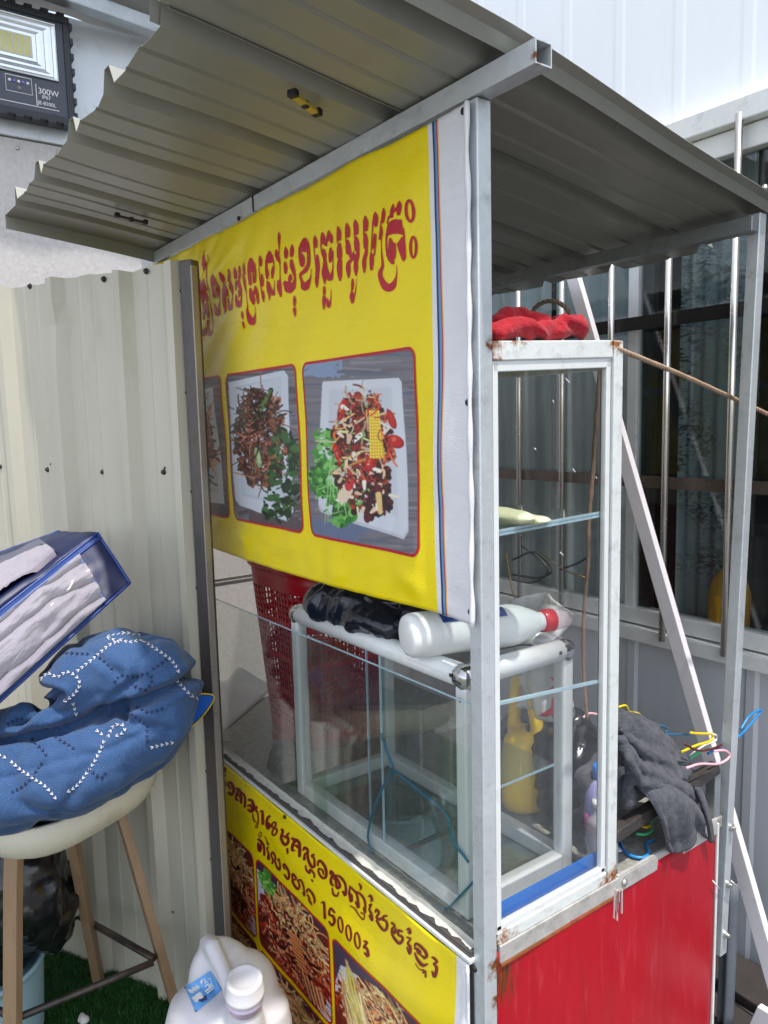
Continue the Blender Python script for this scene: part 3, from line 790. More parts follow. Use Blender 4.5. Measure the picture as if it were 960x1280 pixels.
ub = thing('menu_banner', 'large yellow vinyl banner with red Khmer heading and plates of food under the roof beam', 'banner', (-.7, 0, 1.268))
xe = lambda px, py: onY(px, py, UY).x
zB = lambda x: 1.262 + .010*math.sin((x+.1)*3.0) - .006*math.exp(-((x+.02)/.06)**2)
zT = lambda x: 2.093 - .004*abs(math.sin(x*9))
X_ = [xe(542, 420), xe(547.5, 420), xe(549.8, 420), xe(552.2, 420), xe(553.6, 420), xe(555, 420)]
banner_sheet('vinyl_sheet', ub, [(X_[0], 0), (X_[1], 1), (X_[2], 2), (X_[3], 3), (X_[4], 4), (X_[5], 5), (-.014, 1)], -1.405, zB, zT, bil_u, 120, .012)
b = MB(); hem = [(-.0115, bil_u(-.014, z) - .0035 + .0008*math.sin(z*40), z) for z in np.linspace(1.253, 2.092, 60)]
b.tube(hem, [.0042 + .0010*math.sin(i*.9) for i in range(60)], 8); b.build('hem', vin_w, ub)
b = MB()
for px, py in ((579, 139), (585, 503), (588, 765), (298, 273)):
    p = onY(px, py, UY - .004); b.lathe((p.x, bil_u(p.x, p.z) + .001, p.z), (0, -1, 0), [(.0055, 0), (.0055, .0035), (.003, .005)], 12)
split_loose(b.build('grommet', black, ub))

BOLD = 1.0
def decal(name, parent, shapes, bil, off, pl, m_):
    """flat printed shapes given in survey pixels, laid on the vinyl: ('st', [(x,y,w)...]) or ('pg', [(x,y)...])"""
    b = MB(); k = 0
    def P(px, py, o):
        q = onY(px, py, pl); return (q.x, bil(q.x, q.z) - o, q.z)
    for kind, pts in shapes:
        o = off + .00003*(k % 24); k += 1
        if kind == 'pg':
            me_ = [P(x, y, o) for x, y in pts]; b.add(me_, [tuple(range(len(me_)))]); continue
        if kind == 'ring':
            cx, cy, rx, ry, wd, an = pts; c, s = math.cos(an), math.sin(an); V = []
            for i in range(28):
                t = 2*math.pi*i/28
                for r in (0, 1):
                    u, v = (rx-(wd/2 if r == 0 else -wd/2))*math.cos(t), (ry-(wd/2 if r == 0 else -wd/2))*math.sin(t)
                    V.append(P(cx+u*c-v*s, cy+u*s+v*c, o))
            b.add(V, [(2*i, 2*i+1, (2*i+3) % 56, (2*i+2) % 56) for i in range(28)]); continue
        sm = spline(pts, 5) if len(pts) > 2 else [np.array(pts[0], float)*(1-t)+np.array(pts[1], float)*t for t in np.linspace(0, 1, 5)]
        n = len(sm); L, R = [], []
        for i, p in enumerate(sm):
            d = sm[min(i+1, n-1)][:2] - sm[max(i-1, 0)][:2]; d = d/(np.linalg.norm(d)+1e-9); nn = np.array([-d[1], d[0]])
            wv = max(p[2], .3)/2*BOLD; L.append(p[:2]+nn*wv); R.append(p[:2]-nn*wv)
        V = [P(*q, o) for pr in zip(L, R) for q in pr]
        F = [(2*i, 2*i+1, 2*i+3, 2*i+2) for i in range(n-1)]
        # rounded ends
        for end, (p, d) in enumerate(((sm[0], sm[0][:2]-sm[1][:2]), (sm[-1], sm[-1][:2]-sm[-2][:2]))):
            d = d/(np.linalg.norm(d)+1e-9); nn = np.array([-d[1], d[0]]); wv = max(p[2], .3)/2*BOLD
            base = len(V)
            for t in np.linspace(-math.pi/2, math.pi/2, 7): V.append(P(*(p[:2] + d*math.cos(t)*wv + nn*math.sin(t)*wv), o))
            F.append(tuple(range(base, base+7)))
        b.add(V, F)
    return b.build(name, m_, parent, colors=None)

def crop(ox, oy, s, items):
    out = []
    for it in items:
        if it[0] == 'pg': out.append(('pg', [(ox+x/s, oy+y/s) for x, y in it[1]]))
        elif it[0] == 'ring': cx, cy, rx, ry, wd, an = it[1]; out.append(('ring', (ox+cx/s, oy+cy/s, rx/s, ry/s, wd/s, an)))
        else: out.append(('st', [(ox+x/s, oy+y/s, wd/s) for x, y, wd in it]))
    return out
U = crop(240, 300, 9.6, [
 [(48,528,18),(52,575,26),(52,615,18)], [(62,690,18),(70,800,24),(75,960,16)], [(20,560,20),(24,700,26),(28,900,20)],
 [(95,520,18),(97,560,28),(95,605,16)], [(98,650,22),(105,700,30),(106,760,10),(118,900,6),(120,1000,16),(135,1090,40),(158,1125,66),(180,1085,28),(190,1050,8)],
 [(205,180,7),(212,400,9),(238,700,9),(256,950,9),(264,1080,10),(240,1125,60),(215,1085,34),(208,1020,22),(212,970,26)],
 [(163,195,24),(162,270,44),(165,320,52),(175,345,36)], [(150,370,16),(160,330,34)], [(170,130,6),(172,190,8)],
 [(140,485,14),(148,540,34),(160,600,44)], [(182,478,16),(185,540,40),(195,595,40)], [(170,640,62),(182,700,74)], [(150,720,16),(150,800,10),(155,860,22),(162,945,24)], [(178,770,22),(176,850,24),(165,930,12)], [(205,720,20),(205,820,32),(216,880,28),(216,935,18)],
 [(290,425,22),(292,470,54),(298,520,72)], [(272,530,22),(280,600,34),(290,680,34)], [(322,560,14),(328,620,28),(326,690,22)], [(283,770,10),(300,840,44),(320,885,58),(342,820,26),(354,700,6)], [(338,540,14),(345,620,9),(354,700,7)],
 [(375,395,20),(386,440,40),(392,500,36),(398,530,20)], [(455,360,18),(462,420,40),(466,490,36)], [(402,535,30),(412,580,58),(412,640,54)], [(400,650,28),(405,760,30),(414,870,24)], [(428,660,14),(420,740,12),(412,790,14)], [(480,510,24),(484,560,44),(498,640,20),(500,760,20),(480,825,58),(455,780,28),(448,700,14)], [(440,600,30),(450,680,14)],
 [(528,335,14),(534,390,38),(538,455,34)], [(580,315,14),(586,380,40),(592,450,40)], [(545,500,30),(545,560,36),(548,605,18)], [(582,480,30),(596,540,44),(615,600,34),(626,680,16),(618,740,28)], [(598,620,36),(600,660,30),(590,690,12)], [(552,660,12),(565,730,44),(592,780,76),(620,730,22)],
 [(632,860,14),(638,900,28),(640,945,16)], [(640,985,18),(646,1030,22),(648,1062,10)],
 [(645,285,16),(656,340,36),(664,410,30)], [(648,420,22),(664,490,34),(672,565,26),(690,650,8),(704,790,10),(696,850,24),(715,940,60),(738,985,84),(765,945,40),(780,880,10),(783,800,5)],
 [(745,240,44),(750,290,84),(755,345,98)], [(722,360,38),(730,450,44),(740,530,40)], [(800,370,22),(806,440,16),(795,510,26)], [(772,385,12),(780,450,28),(788,515,20)], [(735,600,14),(742,590,26),(752,660,50),(766,720,56),(770,775,18)], [(800,560,20),(812,620,38),(820,690,30),(822,760,22)], [(805,560,10),(770,680,26)],
 [(848,200,16),(856,250,42),(860,310,32)], [(842,330,8),(858,480,10),(872,620,14),(885,700,24),(896,740,18)], [(878,420,20),(882,490,34),(884,550,26)], [(884,620,24),(895,690,34)],
]) + crop(320, 280, 9.6, [
 [(188,345,40),(192,390,84),(196,430,92)], [(158,440,30),(162,530,30),(172,600,44),(172,655,26)], [(238,520,22),(236,580,40),(234,650,24)], [(240,440,20),(252,520,12),(254,580,8)], [(168,690,12),(185,720,44),(192,790,56),(204,870,30),(206,915,12)], [(268,680,6),(266,770,14),(255,850,44),(235,810,28),(215,760,16)],
 [(268,320,26),(278,370,48),(300,430,46),(322,480,14),(332,620,10),(345,760,22),(346,870,24)], [(318,690,30),(322,760,44),(338,840,30)], [(288,100,12),(290,150,36),(294,220,28),(302,300,10),(304,360,14)],
 [(378,280,14),(388,330,46),(392,400,42)], [(453,252,14),(458,310,46),(456,380,42)], [(385,470,30),(394,530,44),(398,590,30)], [(455,440,30),(466,510,48),(485,580,36),(498,660,22),(480,760,60)], [(450,620,30),(448,660,44),(440,690,26)], [(392,690,16),(405,740,50),(440,790,92),(480,730,40)], [(400,720,60),(470,740,70)],
 [(496,868,14),(500,920,36),(500,985,22)], [(500,1020,36),(505,1070,30),(508,1112,10)],
 [(600,195,60),(600,235,104),(598,280,122)], [(545,290,30),(548,380,34),(552,450,20)], [(572,375,24),(575,430,52),(575,500,36)], [(642,290,36),(648,400,40),(640,490,44),(605,560,46),(565,600,36),(556,640,24),(580,700,36),(612,760,92),(650,700,50),(672,640,14),(678,540,5)], [(560,440,44),(565,500,30)],
 [(724,148,16),(730,200,50),(732,270,44)], [(712,280,14),(720,400,10),(734,560,14)], [(748,380,26),(752,450,44),(752,530,40),(738,600,30)], [(768,440,12),(772,560,14),(764,640,22)], [(750,640,52),(752,700,44),(758,760,18)],
]) + crop(380, 260, 9.144, [
 [(228,290,24),(232,330,50),(232,390,60)], [(222,380,28),(250,410,34),(268,430,22)], [(268,420,16),(285,340,30),(298,270,26)], [(296,280,20),(312,330,62),(328,390,34)],
 [(208,410,14),(216,500,14),(228,560,10)], [(236,480,26),(246,540,46),(250,600,30)], [(228,640,12),(250,650,34),(252,730,66),(260,820,36),(264,870,12)], [(318,465,26),(322,530,52),(318,610,36)], [(346,500,16),(352,600,10),(348,720,18),(322,810,60),(300,770,40),(280,690,24)], [(250,600,40),(275,680,28)],
 [(258,905,20),(262,945,32),(262,992,22)], [(258,1015,26),(260,1080,34),(262,1160,14)], [(268,1020,14),(300,1070,34),(312,1130,36),(330,1070,14),(336,1000,8),(334,930,4)],
 [(408,220,18),(420,280,54),(426,360,40)], [(402,300,16),(400,400,12)], [(424,415,34),(425,480,58),(426,560,54)], [(428,600,44),(425,680,56),(428,770,44),(430,830,18)], [(420,560,30),(440,610,30)],
 [(518,182,18),(524,240,56),(526,320,44)], [(502,280,14),(504,400,14)], [(520,385,36),(522,450,60),(522,515,50)], [(580,500,12),(575,550,40),(555,590,30),(520,640,44),(520,720,52),(522,795,20)], [(540,480,30),(548,560,36)],
 [(612,145,18),(618,200,58),(620,290,44)], [(598,240,14),(600,350,16)], [(615,345,34),(618,400,60),(618,475,56)], [(640,470,20),(620,550,50),(606,620,48),(606,700,50),(608,770,18)], [(575,600,12),(580,560,30)],
 [(568,815,16),(568,870,34),(566,930,24)], [(560,970,30),(562,1010,56),(566,1075,36)], [(614,800,4),(608,900,8),(592,990,16),(575,1050,24)], [(560,900,16),(558,970,16)],
 [(725,98,16),(728,160,58),(728,250,44)], [(704,210,14),(704,320,16)], [(718,300,30),(722,370,56),(722,450,50)], [(735,440,20),(724,520,40),(704,590,46),(702,660,48),(704,738,18)],
]) + crop(450, 235, 9.144, [
 [(198,285,18),(202,340,60),(205,430,40)], [(172,380,16),(165,480,14),(155,600,12),(150,720,14)], [(192,530,20),(188,600,40),(176,690,24)], [(208,540,12),(200,680,12),(186,770,20)], [(145,740,16),(155,790,50),(156,860,50),(154,930,30)],
 [(298,240,16),(298,300,44),(288,390,36)], [(272,380,16),(258,500,10),(246,590,10)], [(272,450,20),(270,520,44),(264,585,26)], [(272,580,10),(276,700,12),(286,820,24),(290,900,34),(262,970,50),(275,1050,60),(335,1140,92),(395,1120,76),(432,1040,24),(446,960,10),(444,885,5)],
 [(410,200,22),(400,260,48),(392,330,44)], [(362,330,20),(352,370,20),(346,415,16)], [(430,270,26),(448,240,34)], [(484,160,18),(484,210,60),(476,300,44)],
 ('pg', [(400,372),(440,362),(512,368),(526,470),(534,545),(470,528),(400,532),(346,556),(330,540),(338,460),(362,404)]),
 [(340,520,26),(336,600,22),(338,690,24),(356,780,40)], [(382,590,30),(392,650,64),(400,720,84)], [(356,760,30),(385,810,70),(404,855,46)], [(410,700,64),(412,790,60)], [(434,640,20),(440,740,16)],
 ('pg', [(455,650),(480,610),(520,555),(545,600),(550,660),(550,800),(526,848),(505,820),(480,740)]), [(528,470,20),(540,580,16)],
 ('ring', (602, 268, 40, 118, 34, -.06)), ('ring', (632, 680, 30, 116, 30, .03)),
])
decal('heading_lettering', ub, U, bil_u, .0014, UY, ink)

# --- food photographs printed on the vinyl
pal_r = [(186,48,30),(206,84,46),(140,26,24),(222,130,86),(166,58,36),(104,26,22),(232,160,116),(150,40,30)]
pal_d = [(58,30,22),(40,22,18),(92,46,32),(120,64,44),(74,30,24),(150,92,66),(30,18,16),(176,110,80)]
def strands(c, r, n, cx, cy, rx, ry, pal, l0, l1, w0, w1, ang=None, spread=3.14, curve=.5):
    for _ in range(n):
        t, q = r.uniform(0, 6.283), math.sqrt(r.uniform(0, 1)); x, y = cx+rx*q*math.cos(t), cy+ry*q*math.sin(t)
        a = r.uniform(0, 6.283) if ang is None else r.normal(ang, spread); l = r.uniform(l0, l1); k = r.normal(0, curve); p = [(x, y)]
        for s_ in range(4): p.append((p[-1][0]+math.cos(a)*l/4, p[-1][1]+math.sin(a)*l/4)); a += k*.5
        col = pal[r.integers(len(pal))]; f = r.uniform(.7, 1.15); c.line(p, r.uniform(w0, w1), tuple(min(255, v*f) for v in col))
def wood(c, seed, cols):
    r = np.random.default_rng(seed)
    for k in range(260):
        y = r.uniform(c.y0, c.y0+c.h/c.ss); x = r.uniform(c.x0-30, c.x0+c.w/c.ss); col = cols[r.integers(len(cols))]
        c.cap(x, y, x+r.uniform(20, 90), y+r.normal(0, 2), r.uniform(.3, 2.2), r.uniform(.2, 1.6), col)
def leafy(c, r, n, cx, cy, rx, ry, pal, s0, s1):
    for _ in range(n):
        t, q = r.uniform(0, 6.283), math.sqrt(r.uniform(0, 1)); x, y = cx+rx*q*math.cos(t), cy+ry*q*math.sin(t); a = r.uniform(0, 3.14)
        col = pal[r.integers(len(pal))]; s_ = r.uniform(s0, s1); c.ell(x, y, s_, s_*r.uniform(.3, .8), a, col)
green = [(70,150,56),(44,118,44),(106,178,80),(34,90,38),(130,196,100),(56,132,50)]
dgreen = [(30,70,34),(22,54,28),(50,96,46),(18,40,24),(66,110,60)]
def specks(c, r, cx, cy, rx, ry, n, pal):
    for _ in range(n):
        t, q = r.uniform(0, 6.283), math.sqrt(r.uniform(0, 1)); x, y = cx+rx*q*math.cos(t), cy+ry*q*math.sin(t); a = r.uniform(0, 3.14); s_ = r.uniform(.5, 1.9)
        c.ell(x, y, s_*1.5, s_*.7, a, pal[r.integers(len(pal))])
def photo_salad():
    c = Canvas(376, 426, 534, 706, 4, (120, 118, 126)); r = np.random.default_rng(5)
    wood(c, 1, [(122,118,126),(104,100,108),(140,136,142),(96,104,122),(112,110,116)])
    for k in range(40): c.cap(r.uniform(380, 430), r.uniform(435, 470), r.uniform(390, 440), r.uniform(436, 474), 3, 1, (132, 152, 182))
    for k in range(40): c.cap(r.uniform(385, 450), r.uniform(640, 690), r.uniform(400, 470), r.uniform(650, 692), 3, 1, (104, 116, 146))
    c.poly([(406,478),(502,473),(506,478),(514,664),(508,674),(470,662),(404,640),(401,632)], (196, 200, 208))
    c.poly([(407,477),(502,472.5),(506,478),(513,660),(507,670),(470,658),(405,636),(402,628)], (212, 216, 224))
    c.poly([(415,487),(494,483),(500,648),(414,622)], (208, 212, 219)); c.poly([(416,488),(493,484.5),(499,645),(415,620)], (202, 206, 214))
    for k in range(34):
        t = k/33; x, y = 420+26*math.sin(t*9)*(1-.3*t), 545+104*t; c.ell(x, y, r.uniform(8, 14), r.uniform(5, 9), r.uniform(-1, 1), green[r.integers(4)])
        for q in range(7): a = r.uniform(0, 6.28); c.ell(x+11*math.cos(a), y+8*math.sin(a), 3.2, 2.2, a, green[r.integers(6)])
        c.cap(x-8, y+r.uniform(-4, 4), x+9, y+r.uniform(-4, 4), .7, .3, (134, 190, 110))
    leafy(c, r, 50, 415, 588, 22, 54, green, 2, 5); leafy(c, r, 60, 436, 630, 20, 24, green, 2, 7); leafy(c, r, 40, 408, 560, 12, 30, green, 2, 6)
    for k in range(16): c.cap(400+r.uniform(0, 40), 545+r.uniform(0, 100), 408+r.uniform(0, 40), 560+r.uniform(0, 100), .6, .3, (160, 210, 130))
    leafy(c, r, 420, 456, 566, 36, 74, [(46,16,16),(60,20,18),(110,24,22),(76,18,22),(150,30,26),(58,26,24),(190,60,40),(128,50,36)], 2, 8)
    leafy(c, r, 60, 470, 620, 26, 30, [(54,22,26),(80,24,30),(40,20,24),(110,30,34)], 3, 8)
    strands(c, r, 84, 456, 545, 34, 62, [(214,170,130),(176,60,40),(150,40,34),(226,190,150),(222,150,80),(240,226,200),(214,96,50),(196,40,34),(200,214,140),(240,190,120)], 8, 26, .5, 1.5)
    for (x, y, rx, ry, a) in ((432,512,5,15,.3),(497,552,11,8,.5),(493,524,5,13,-.35),(425,568,4,15,-.25),(466,580,6,10,.3)): c.ell(x, y, rx, ry, a, (160, 18, 24)); c.ell(x-.6, y-1, rx*.78, ry*.84, a, (196, 34, 30)); c.ell(x-1.5, y-3, rx*.25, ry*.4, a, (226, 96, 70))
    for k in range(26):
        x, y = r.uniform(424, 492), r.uniform(505, 640); a = r.uniform(0, 3.14); l = r.uniform(4, 10); c.cap(x, y, x+math.cos(a)*l, y+math.sin(a)*l, r.uniform(1.4, 3.4), r.uniform(1, 2.4), [(240,226,206),(232,206,176),(246,240,226),(222,190,160)][r.integers(4)])
    for (x, y) in ((437,612),(432,620)): c.ell(x, y, 8, 9, .4, (236, 214, 186))
    c.ell(440, 606, 6, 8, .4, (206, 40, 44)); c.cap(475, 618, 477, 640, 3.4, 3, (232, 196, 130)); c.cap(451, 634, 453, 652, 1.4, .4, (240, 220, 180))
    specks(c, r, 456, 560, 37, 76, 240, [(236,206,176),(60,16,18),(90,20,20),(40,16,18),(190,36,32),(150,180,100),(110,30,30)])
    c.poly([(463,513),(476,512),(484,570),(480,574),(466,572)], (214, 166, 20))
    for i in range(5):
        for j in range(15):
            t = j/14; x = 464.5+2.0*t + i*(2.9+.6*t); y = 515+56*t + (i % 2)*.6; c.ell(x, y, 1.5, 1.75, 0, (250, 214, 52)); c.ell(x-.4, y-.6, .6, .7, 0, (255, 240, 150))
    strands(c, r, 14, 482, 540, 14, 50, [(226,110,60),(206,60,40)], 8, 22, .6, 1.2)
    c.noise_mul(.035, 8, 1, 1); return c
def photo_noodles():
    c = Canvas(280, 440, 390, 676, 4, (112, 112, 122)); r = np.random.default_rng(9)
    wood(c, 2, [(118,118,126),(100,100,108),(134,134,142),(86,82,88)])
    for k in range(60): c.cap(r.uniform(300, 380), r.uniform(620, 670), r.uniform(310, 390), r.uniform(625, 668), 3, 1, (88, 76, 82))
    c.poly([(290,478),(358,463),(364,470),(370,640),(362,652),(302,632),(297,624)], (206, 212, 222)); c.poly([(296,484),(354,471),(360,632),(306,620)], (188, 196, 208)); c.poly([(297,486),(353,473),(359,629),(307,617)], (198, 206, 216))
    leafy(c, r, 420, 330, 548, 33, 64, pal_d + [(26,14,12),(34,20,16)], 2, 6)
    strands(c, r, 200, 328, 545, 31, 60, pal_d + [(60,34,26),(46,24,20)] + [(120,62,44),(150,92,70)], 8, 26, .4, 1.1)
    strands(c, r, 26, 322, 545, 18, 26, [(170,96,74),(190,120,96),(150,76,58)], 10, 22, .5, 1.0)
    leafy(c, r, 150, 360, 590, 22, 54, dgreen, 2, 7); leafy(c, r, 50, 350, 635, 18, 16, dgreen, 2, 6)
    c.cap(329, 512, 341, 488, 3, 1.4, (86, 124, 60)); c.ell(326, 572, 4, 13, -.2, (140, 170, 110)); c.ell(327, 572, 2, 9, -.2, (176, 200, 150))
    strands(c, r, 30, 315, 520, 20, 40, [(36,26,22),(60,40,30)], 12, 30, .6, 1.2)
    specks(c, r, 328, 548, 32, 60, 160, [(20,12,10),(120,60,44),(170,110,90),(60,80,40)]); c.noise_mul(.04, 9, 1, 1); return c
def photo_plate():
    c = Canvas(180, 450, 296, 660, 4, (92, 88, 96)); r = np.random.default_rng(12)
    wood(c, 3, [(98,92,98),(80,76,84),(112,108,116),(74,70,76)])
    c.poly([(196,500),(270,484),(283,630),(210,622)], (214, 218, 226)); c.poly([(204,508),(264,494),(276,616),(216,610)], (196, 203, 213))
    leafy(c, r, 120, 240, 560, 28, 56, pal_d, 2, 8); strands(c, r, 200, 244, 556, 26, 54, pal_d + [(196,120,70),(214,150,90)], 8, 26, .5, 1.4)
    c.noise_mul(.06, 9, 2, 2); return c
def photo_papaya(seed, extra):
    c = Canvas(0, 0, 100, 130, 5, (110, 40, 30)); r = np.random.default_rng(seed)
    c.poly([(0,0),(34,0),(10,60),(0,70)], (206, 206, 222)); c.poly([(0,0),(100,0),(100,8),(0,14)], (70, 50, 64))
    c.poly([(92,40),(100,36),(100,130),(70,130)], (198, 198, 214))
    leafy(c, r, 160, 52, 70, 46, 58, [(130,40,30),(90,26,24),(160,60,40),(70,24,22)], 3, 9)
    strands(c, r, 620, 52, 70, 46, 60, pal_r, 10, 34, .45, 1.3, 1.1, .7, .6)
    strands(c, r, 150, 58, 40, 34, 30, [(236,190,120),(220,160,90),(246,214,150)], 12, 34, .5, 1.1)
    strands(c, r, 40, 50, 80, 40, 44, [(70,26,22),(50,22,20)], 8, 20, .8, 2)
    specks(c, r, 50, 70, 46, 56, 500, [(250,190,150),(120,26,22),(60,20,18),(240,150,110),(200,60,36)]); extra(c, r); c.noise_mul(.05, 9, 1, 1); return c
def ex1(c, r):
    leafy(c, r, 60, 16, 20, 11, 16, [(120,186,70),(90,160,56),(160,208,110),(70,136,48)], 2, 6)
    for k in range(9): c.cap(46+k*1.4, 62+k*4.6, 60+k*1.2, 58+k*4.6, 2.0, 1.8, (238, 150, 84)); c.cap(46+k*1.4, 64+k*4.6, 60+k*1.2, 60+k*4.6, .5, .5, (176, 70, 40))
    for k in range(5): c.cap(64+k*6, 100, 74+k*5, 128, 1.6, 1.0, (240, 170, 120))
def ex2(c, r):
    c.poly([(0,0),(60,0),(40,10),(8,26),(0,60)], (72, 62, 84)); strands(c, r, 70, 18, 50, 12, 40, [(236,206,150),(224,180,120)], 20, 44, .7, 1.3, 1.25, .18, .1)
    for k in range(3): c.cap(14+k*3, 22, 20+k*5, 78, 1.2, 1.0, (214, 206, 96))
def ex3(c, r): leafy(c, r, 40, 60, 100, 26, 20, [(60,26,24),(40,30,24),(80,56,36)], 2, 6)
def ex4(c, r):
    leafy(c, r, 30, 18, 34, 10, 12, [(104,170,70),(70,130,50)], 2, 5); strands(c, r, 60, 54, 76, 24, 44, [(238,200,150),(220,150,90)], 20, 40, .7, 1.4, 1.3, .3, .1)

def print_panel(name, parent, quad, canvas, uvfun, bil, pl, off, rad=.018, bord=.0045, nx=230, nz_=280):
    """a printed photograph (rounded corners) with its red border; quad = x0,x1,z0,z1 on the banner"""
    x0, x1, z0, z1 = quad
    mtp = bpy.data.materials.get('printed_photo') or printed('printed_photo')
    xs = np.linspace(x0, x1, nx+1); zs = np.linspace(z1, z0, nz_+1)
    V = [(x, bil(x, z) - off, z) for z in zs for x in xs]
    def inside(x, z):
        dx = max(x0+rad-x, x-(x1-rad), 0); dz = max(z0+rad-z, z-(z1-rad), 0); return dx*dx+dz*dz <= rad*rad
    F = []
    for j in range(nz_):
        for i in range(nx):
            if inside((xs[i]+xs[i+1])/2, (zs[j]+zs[j+1])/2): F.append((j*(nx+1)+i, j*(nx+1)+i+1, (j+1)*(nx+1)+i+1, (j+1)*(nx+1)+i))
    XX, ZZ = np.meshgrid(xs, zs); u, v = uvfun(XX.ravel(), ZZ.ravel())
    canvas.soft(4); colr = canvas.sample(u, v); colr = np.concatenate([colr, np.ones((len(colr), 1))], 1)
    b = MB(); b.v = V; b.f = F; b.m = [0]*len(F); b.sm = [True]*len(F)
    ph = b.build(name, mtp, parent, colors=colr)
    # border ring
    loop = []
    for cx, cz, a0 in ((x1-rad, z1-rad, 0), (x0+rad, z1-rad, 90), (x0+rad, z0+rad, 180), (x1-rad, z0+rad, 270)):
        for k in range(9): a = math.radians(a0+k*11.25); loop.append((cx, cz, math.cos(a), math.sin(a)))
    # densify straight runs
    P = []
    n = len(loop)
    for i in range(n):
        a, c = loop[i], loop[(i+1) % n]; pa = (a[0]+a[2]*rad, a[1]+a[3]*rad); pc = (c[0]+c[2]*rad, c[1]+c[3]*rad)
        d = math.hypot(pc[0]-pa[0], pc[1]-pa[1]); m_ = max(1, int(d/.012))
        for k in range(m_):
            t = k/m_; P.append((pa[0]+(pc[0]-pa[0])*t, pa[1]+(pc[1]-pa[1])*t, a[2]+(c[2]-a[2])*t, a[3]+(c[3]-a[3])*t))
    V = []
    for x, z, nx_, nz2 in P:
        for q in (-bord*.25, bord): xx, zz = x+nx_*q, z+nz2*q; V.append((xx, bil(xx, zz) - off - .0004, zz))
    m_ = len(P); b = MB(); b.add(V, [(2*i, 2*i+1, (2*i+3) % (2*m_), (2*i+2) % (2*m_)) for i in range(m_)]); b.build('photo_border', ink, ph)
    return ph
def from_px(pl):
    def f(x, z):
        P = np.stack([x, np.full_like(x, pl), z], 1); q = (P - CAM_C) @ CAM_R.T
        return 480+FPX*q[:, 0]/q[:, 2], 640+FPX*q[:, 1]/q[:, 2]
    return f
def rect(pl, tl, tr, br, bl):
    a, b_, c, d = [onY(*p, pl) for p in (tl, tr, br, bl)]
    return ((a.x+d.x)/2, (b_.x+c.x)/2, (c.z+d.z)/2, (a.z+b_.z)/2)
qA = rect(UY, (382,456), (520,436), (526,695), (393,667))
qB = rect(UY, (286,470), (371,457), (383,666), (297,647))
wB = qB[1]-qB[0]; gap = qA[0]-qB[1]
qC = (qB[0]-gap-wB, qB[0]-gap, qB[2], qB[3])
print_panel('food_photo', ub, qA, photo_salad(), from_px(UY), bil_u, UY, .0014)
print_panel('food_photo', ub, qB, photo_noodles(), from_px(UY), bil_u, UY, .0014, nx=170)
print_panel('food_photo', ub, qC, photo_plate(), from_px(UY), bil_u, UY, .0014, nx=150)

# --- lower banner
lb = thing('price_banner', 'yellow vinyl banner with small red Khmer price lines on the lower front of the stall', 'banner', (-.7, LY, .03))
xw = onY(571, 1240, LY).x
banner_sheet('vinyl_sheet', lb, [(xw, 0), (-.034, 1)], -1.385, lambda x: .03, lambda x: .630 - .002*abs(math.sin(x*14)), bil_l, 60, .012)
b = MB(); b.tube([(-.0325, LY - .004, z) for z in np.linspace(.03, .629, 30)], .0032, 8); b.build('hem', vin_w, lb)
b = MB(); p = onY(597, 1209, LY); b.lathe((p.x, LY - .006, p.z), (0, -1, 0), [(.006, 0), (.006, .003), (.003, .005)], 12); p = onY(359, 1020, LY); b.lathe((p.x, LY - .006, p.z), (0, -1, 0), [(.005, 0), (.005, .003), (.003, .005)], 12); split_loose(b.build('grommet', black, lb))
T1 = crop(270, 950, 9.6, [
 [(96,90,22),(128,92,22),(118,140,26)], [(88,170,22),(112,190,26),(132,178,18)], [(92,220,26),(86,280,26),(110,320,30),(134,290,26),(128,240,20),(104,236,18)],
 [(172,300,18),(180,262,22),(205,270,24),(234,330,26),(236,375,26),(212,404,26),(182,376,20)], [(180,300,18),(200,335,18)],
 [(272,335,22),(295,352,26),(276,395,24),(268,460,24),(292,472,18)], [(300,345,22),(326,400,26),(330,500,26)], [(296,410,18),(322,436,18)], [(338,385,14),(368,420,20),(378,480,22),(374,550,22)],
 [(420,470,24),(455,482,26),(482,545,22),(470,600,28)], [(415,540,22),(448,535,22),(465,580,26)], [(418,588,22),(446,606,26),(474,596,26)], [(512,555,22),(508,595,20),(530,635,14),(532,740,14),(512,775,12)], [(468,640,12),(480,716,14),(512,742,12)], ('ring',(508,792,14,16,10,0)),
 [(560,608,16),(580,616,22),(588,755,26)],
 [(668,668,22),(642,690,24),(636,760,28),(655,812,26),(674,785,22),(662,752,20),(642,752,12)],
 ('ring',(722,768,22,32,22,.3)), ('ring',(734,850,26,42,22,.3)),
 ('ring',(545,890,16,30,12,.2)), [(522,948,24),(552,975,24),(582,1030,20),(586,1135,22)], [(518,1000,24),(528,1075,26),(546,1092,16)], [(545,1010,18),(552,1062,20)],
 [(603,915,10),(626,965,12),(646,1010,20),(626,992,12)], [(642,1040,14),(622,1060,18),(640,1120,20),(640,1190,24),(624,1150,14)],
])
T2 = crop(310, 1030, 10.667, [
 [(325,430,18),(330,385,20),(360,375,24),(385,430,22),(380,500,20),(415,585,26),(445,592,24),(446,505,20),(425,460,24),(445,470,18)], [(328,430,20),(348,470,22),(338,520,22)],
 [(495,550,20),(505,525,22),(530,540,24),(568,620,26),(570,690,26),(550,725,24),(508,672,22)], [(498,560,18),(518,590,18)],
 [(618,690,22),(622,655,22),(650,670,24),(672,715,22),(640,735,18)], [(620,690,20),(622,770,26),(660,840,26),(690,856,26),(712,820,24),(705,765,20),(688,742,18),(740,735,22),(776,815,22),(782,940,24),(762,905,20)],
 [(826,890,20),(832,858,22),(858,858,22),(905,915,24),(932,990,24),(925,1030,20)], [(830,930,20),(850,960,22),(856,1010,26),(885,1058,20)],
])
